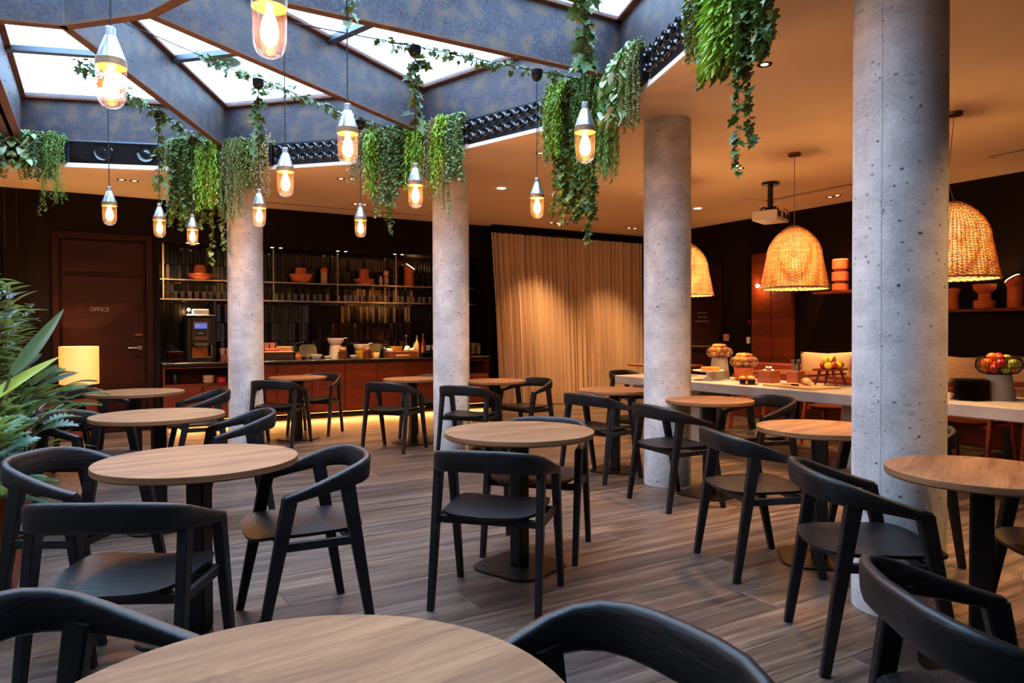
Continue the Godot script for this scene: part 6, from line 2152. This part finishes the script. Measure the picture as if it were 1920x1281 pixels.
# an upright shrub: woody stems with leaves all the way up
func shrub(called: String, label: String, at: Vector3, height: float, mesh: Array, mats: Array, stems: int):
	var t := thing(called, label, "plant", at, 0.0, "plants in the long trough")
	var r := RandomNumberGenerator.new()
	r.seed = hash(label)
	for i in stems:
		var a := -1.4 + 2.8 * i / (stems - 1.0) + r.randf_range(-0.2, 0.2)
		var h := height * r.randf_range(0.72, 1.0)
		var reach := r.randf_range(0.03, 0.17)
		var top := Vector3(maxf(cos(a) * reach, -0.08), h, sin(a) * reach * 2.2)
		var mid := Vector3(top.x * 0.3, h * 0.5, top.z * 0.5)
		mb()
		tube([Vector3(0, 0, sin(a) * 0.05), mid, top], [0.008, 0.006, 0.003], 6)
		part("stem", done(), M.woody_stem, t)
		var n := int(h / 0.062)
		for k in n:
			var u := 0.18 + 0.82 * (k + 1.0) / n
			var p := Vector3(0, 0, sin(a) * 0.05).lerp(mid, u * 2.0) if u < 0.5 else mid.lerp(top, u * 2.0 - 1.0)
			var w := k * 2.4 + i
			var out := Vector3(cos(w), 0, sin(w))
			if out.x < -0.2:
				out.x = -out.x * 0.6
			var tip := out + Vector3.UP * r.randf_range(-0.1, 0.7)
			var leaf := part("leaf", mesh[r.randi() % mesh.size()], mats[r.randi() % mats.size()], t)
			leaf.transform = leaf_frame(tip, Vector3.UP * 0.8 + out * 0.5, r.randf_range(0.7, 1.15), p)

func build_planter_plants():
	var teal := leaf_mat("leaf_teal", Color(0.16, 0.30, 0.235), 0.35)
	var deep := leaf_mat("leaf_deep", Color(0.11, 0.20, 0.08), 0.35)
	var mid := leaf_mat("leaf_mid", Color(0.18, 0.30, 0.10), 0.4)
	var lime := leaf_mat("leaf_lime", Color(0.52, 0.58, 0.16), 0.4)
	var dark := leaf_mat("leaf_dark", Color(0.085, 0.15, 0.06), 0.35)
	var red := leaf_mat("leaf_red", Color(0.38, 0.10, 0.12), 0.4)
	var y := 0.465
	# two big paddle leaves
	var t := thing("paddle_plant", "plant with two big upright paddle leaves, one teal and one lime", "plant", Vector3(-0.52, y, -4.86), 0.0, "plants in the long trough")
	var big := sheet_leaf(0.48, 0.075, 0.05, 0, 0.35)
	for q in [[Vector3(-0.42, 1.03, -4.85), Vector3(0.44, 0.62, -0.10), Vector3(0.5, 0.35, 0.85), teal], [Vector3(-0.56, 0.86, -4.84), Vector3(0.62, 0.52, -0.06), Vector3(-0.35, 0.6, 0.8), lime], [Vector3(-0.56, 0.95, -5.0), Vector3(-0.05, 0.8, 0.3), Vector3(0.9, 0.1, 0.5), mid]]:
		var o := part("leaf", big, q[3], t)
		o.transform = leaf_frame(q[1], q[2], 1.0, q[0] - t.position)
		mb()
		tube([Vector3.ZERO, (q[0] - t.position) * 0.5 + Vector3(-0.02, 0.05, 0), q[0] - t.position + q[1].normalized() * 0.02], 0.008, 6)
		part("stalk", done(), M.stem, t)
	var lobed := [sheet_leaf(0.18, 0.15, 0.07, 6, 0.15), sheet_leaf(0.14, 0.12, 0.05, 6, 0.15), sheet_leaf(0.20, 0.16, 0.08, 7, 0.15)]
	clump("philodendron", "bushy plant with deeply lobed blue-green leaves at the near end of the trough", Vector3(-0.56, y, -4.45), lobed, [teal, teal, mid], 26, Vector2(0.15, 1.05), Vector2(0.08, 0.34), 0.1, 1.5, "leaf")
	clump("philodendron", "bushy plant with lobed blue-green leaves behind the paddle leaves", Vector3(-0.56, y, -5.25), lobed, [teal, mid, deep], 26, Vector2(0.1, 0.9), Vector2(0.10, 0.40), 0.1, 1.5, "leaf")
	var fr := [frond_mesh(0.25, 0.06, 0.12, 34), frond_mesh(0.20, 0.05, 0.09, 30)]
	clump("fern", "green feathery fern arching over the trough edge beside the drum lamp", Vector3(-0.56, y, -6.2), fr, [mid, mid, deep], 26, Vector2(0.1, 1.0), Vector2(0.10, 0.50), 0.1, 1.5, "frond")
	clump("fern", "green feathery fern low at the near end of the trough", Vector3(-0.52, y, -4.22), fr, [mid, teal], 12, Vector2(0.7, 1.4), Vector2(0.05, 0.12), 0.2, 1.3, "frond")
	clump("fern", "green feathery fern at the far end of the trough", Vector3(-0.56, y, -7.5), fr, [mid, deep], 20, Vector2(0.1, 0.9), Vector2(0.10, 0.45), 0.0, 1.5, "frond")
	var ov := [sheet_leaf(0.17, 0.075, 0.03, 0, 0.3), sheet_leaf(0.14, 0.065, 0.02, 0, 0.3)]
	shrub("rubber_plant", "tall dark glossy-leaved shrub at the back of the trough", Vector3(-0.60, y, -5.75), 1.22, ov, [deep, deep, dark], 7)
	shrub("rubber_plant", "tall dark glossy-leaved shrub beside the office door", Vector3(-0.60, y, -6.95), 1.20, ov, [deep, dark], 7)
	shrub("rubber_plant", "dark glossy-leaved shrub in the middle of the trough", Vector3(-0.60, y, -6.35), 1.0, ov, [deep, dark, mid], 6)
	clump("croton", "low plant with dark red leaves in the middle of the trough", Vector3(-0.40, y, -5.55), [sheet_leaf(0.2, 0.05, 0.05, 0, 0.3)], [red, red, mid], 16, Vector2(0.3, 1.3), Vector2(0.08, 0.28), 0.0, 1.9, "leaf")
	clump("croton", "low plant with dark red leaves at the far end of the trough", Vector3(-0.40, y, -6.6), [sheet_leaf(0.2, 0.05, 0.05, 0, 0.3)], [red, deep], 14, Vector2(0.3, 1.2), Vector2(0.08, 0.3), 0.0, 1.9, "leaf")
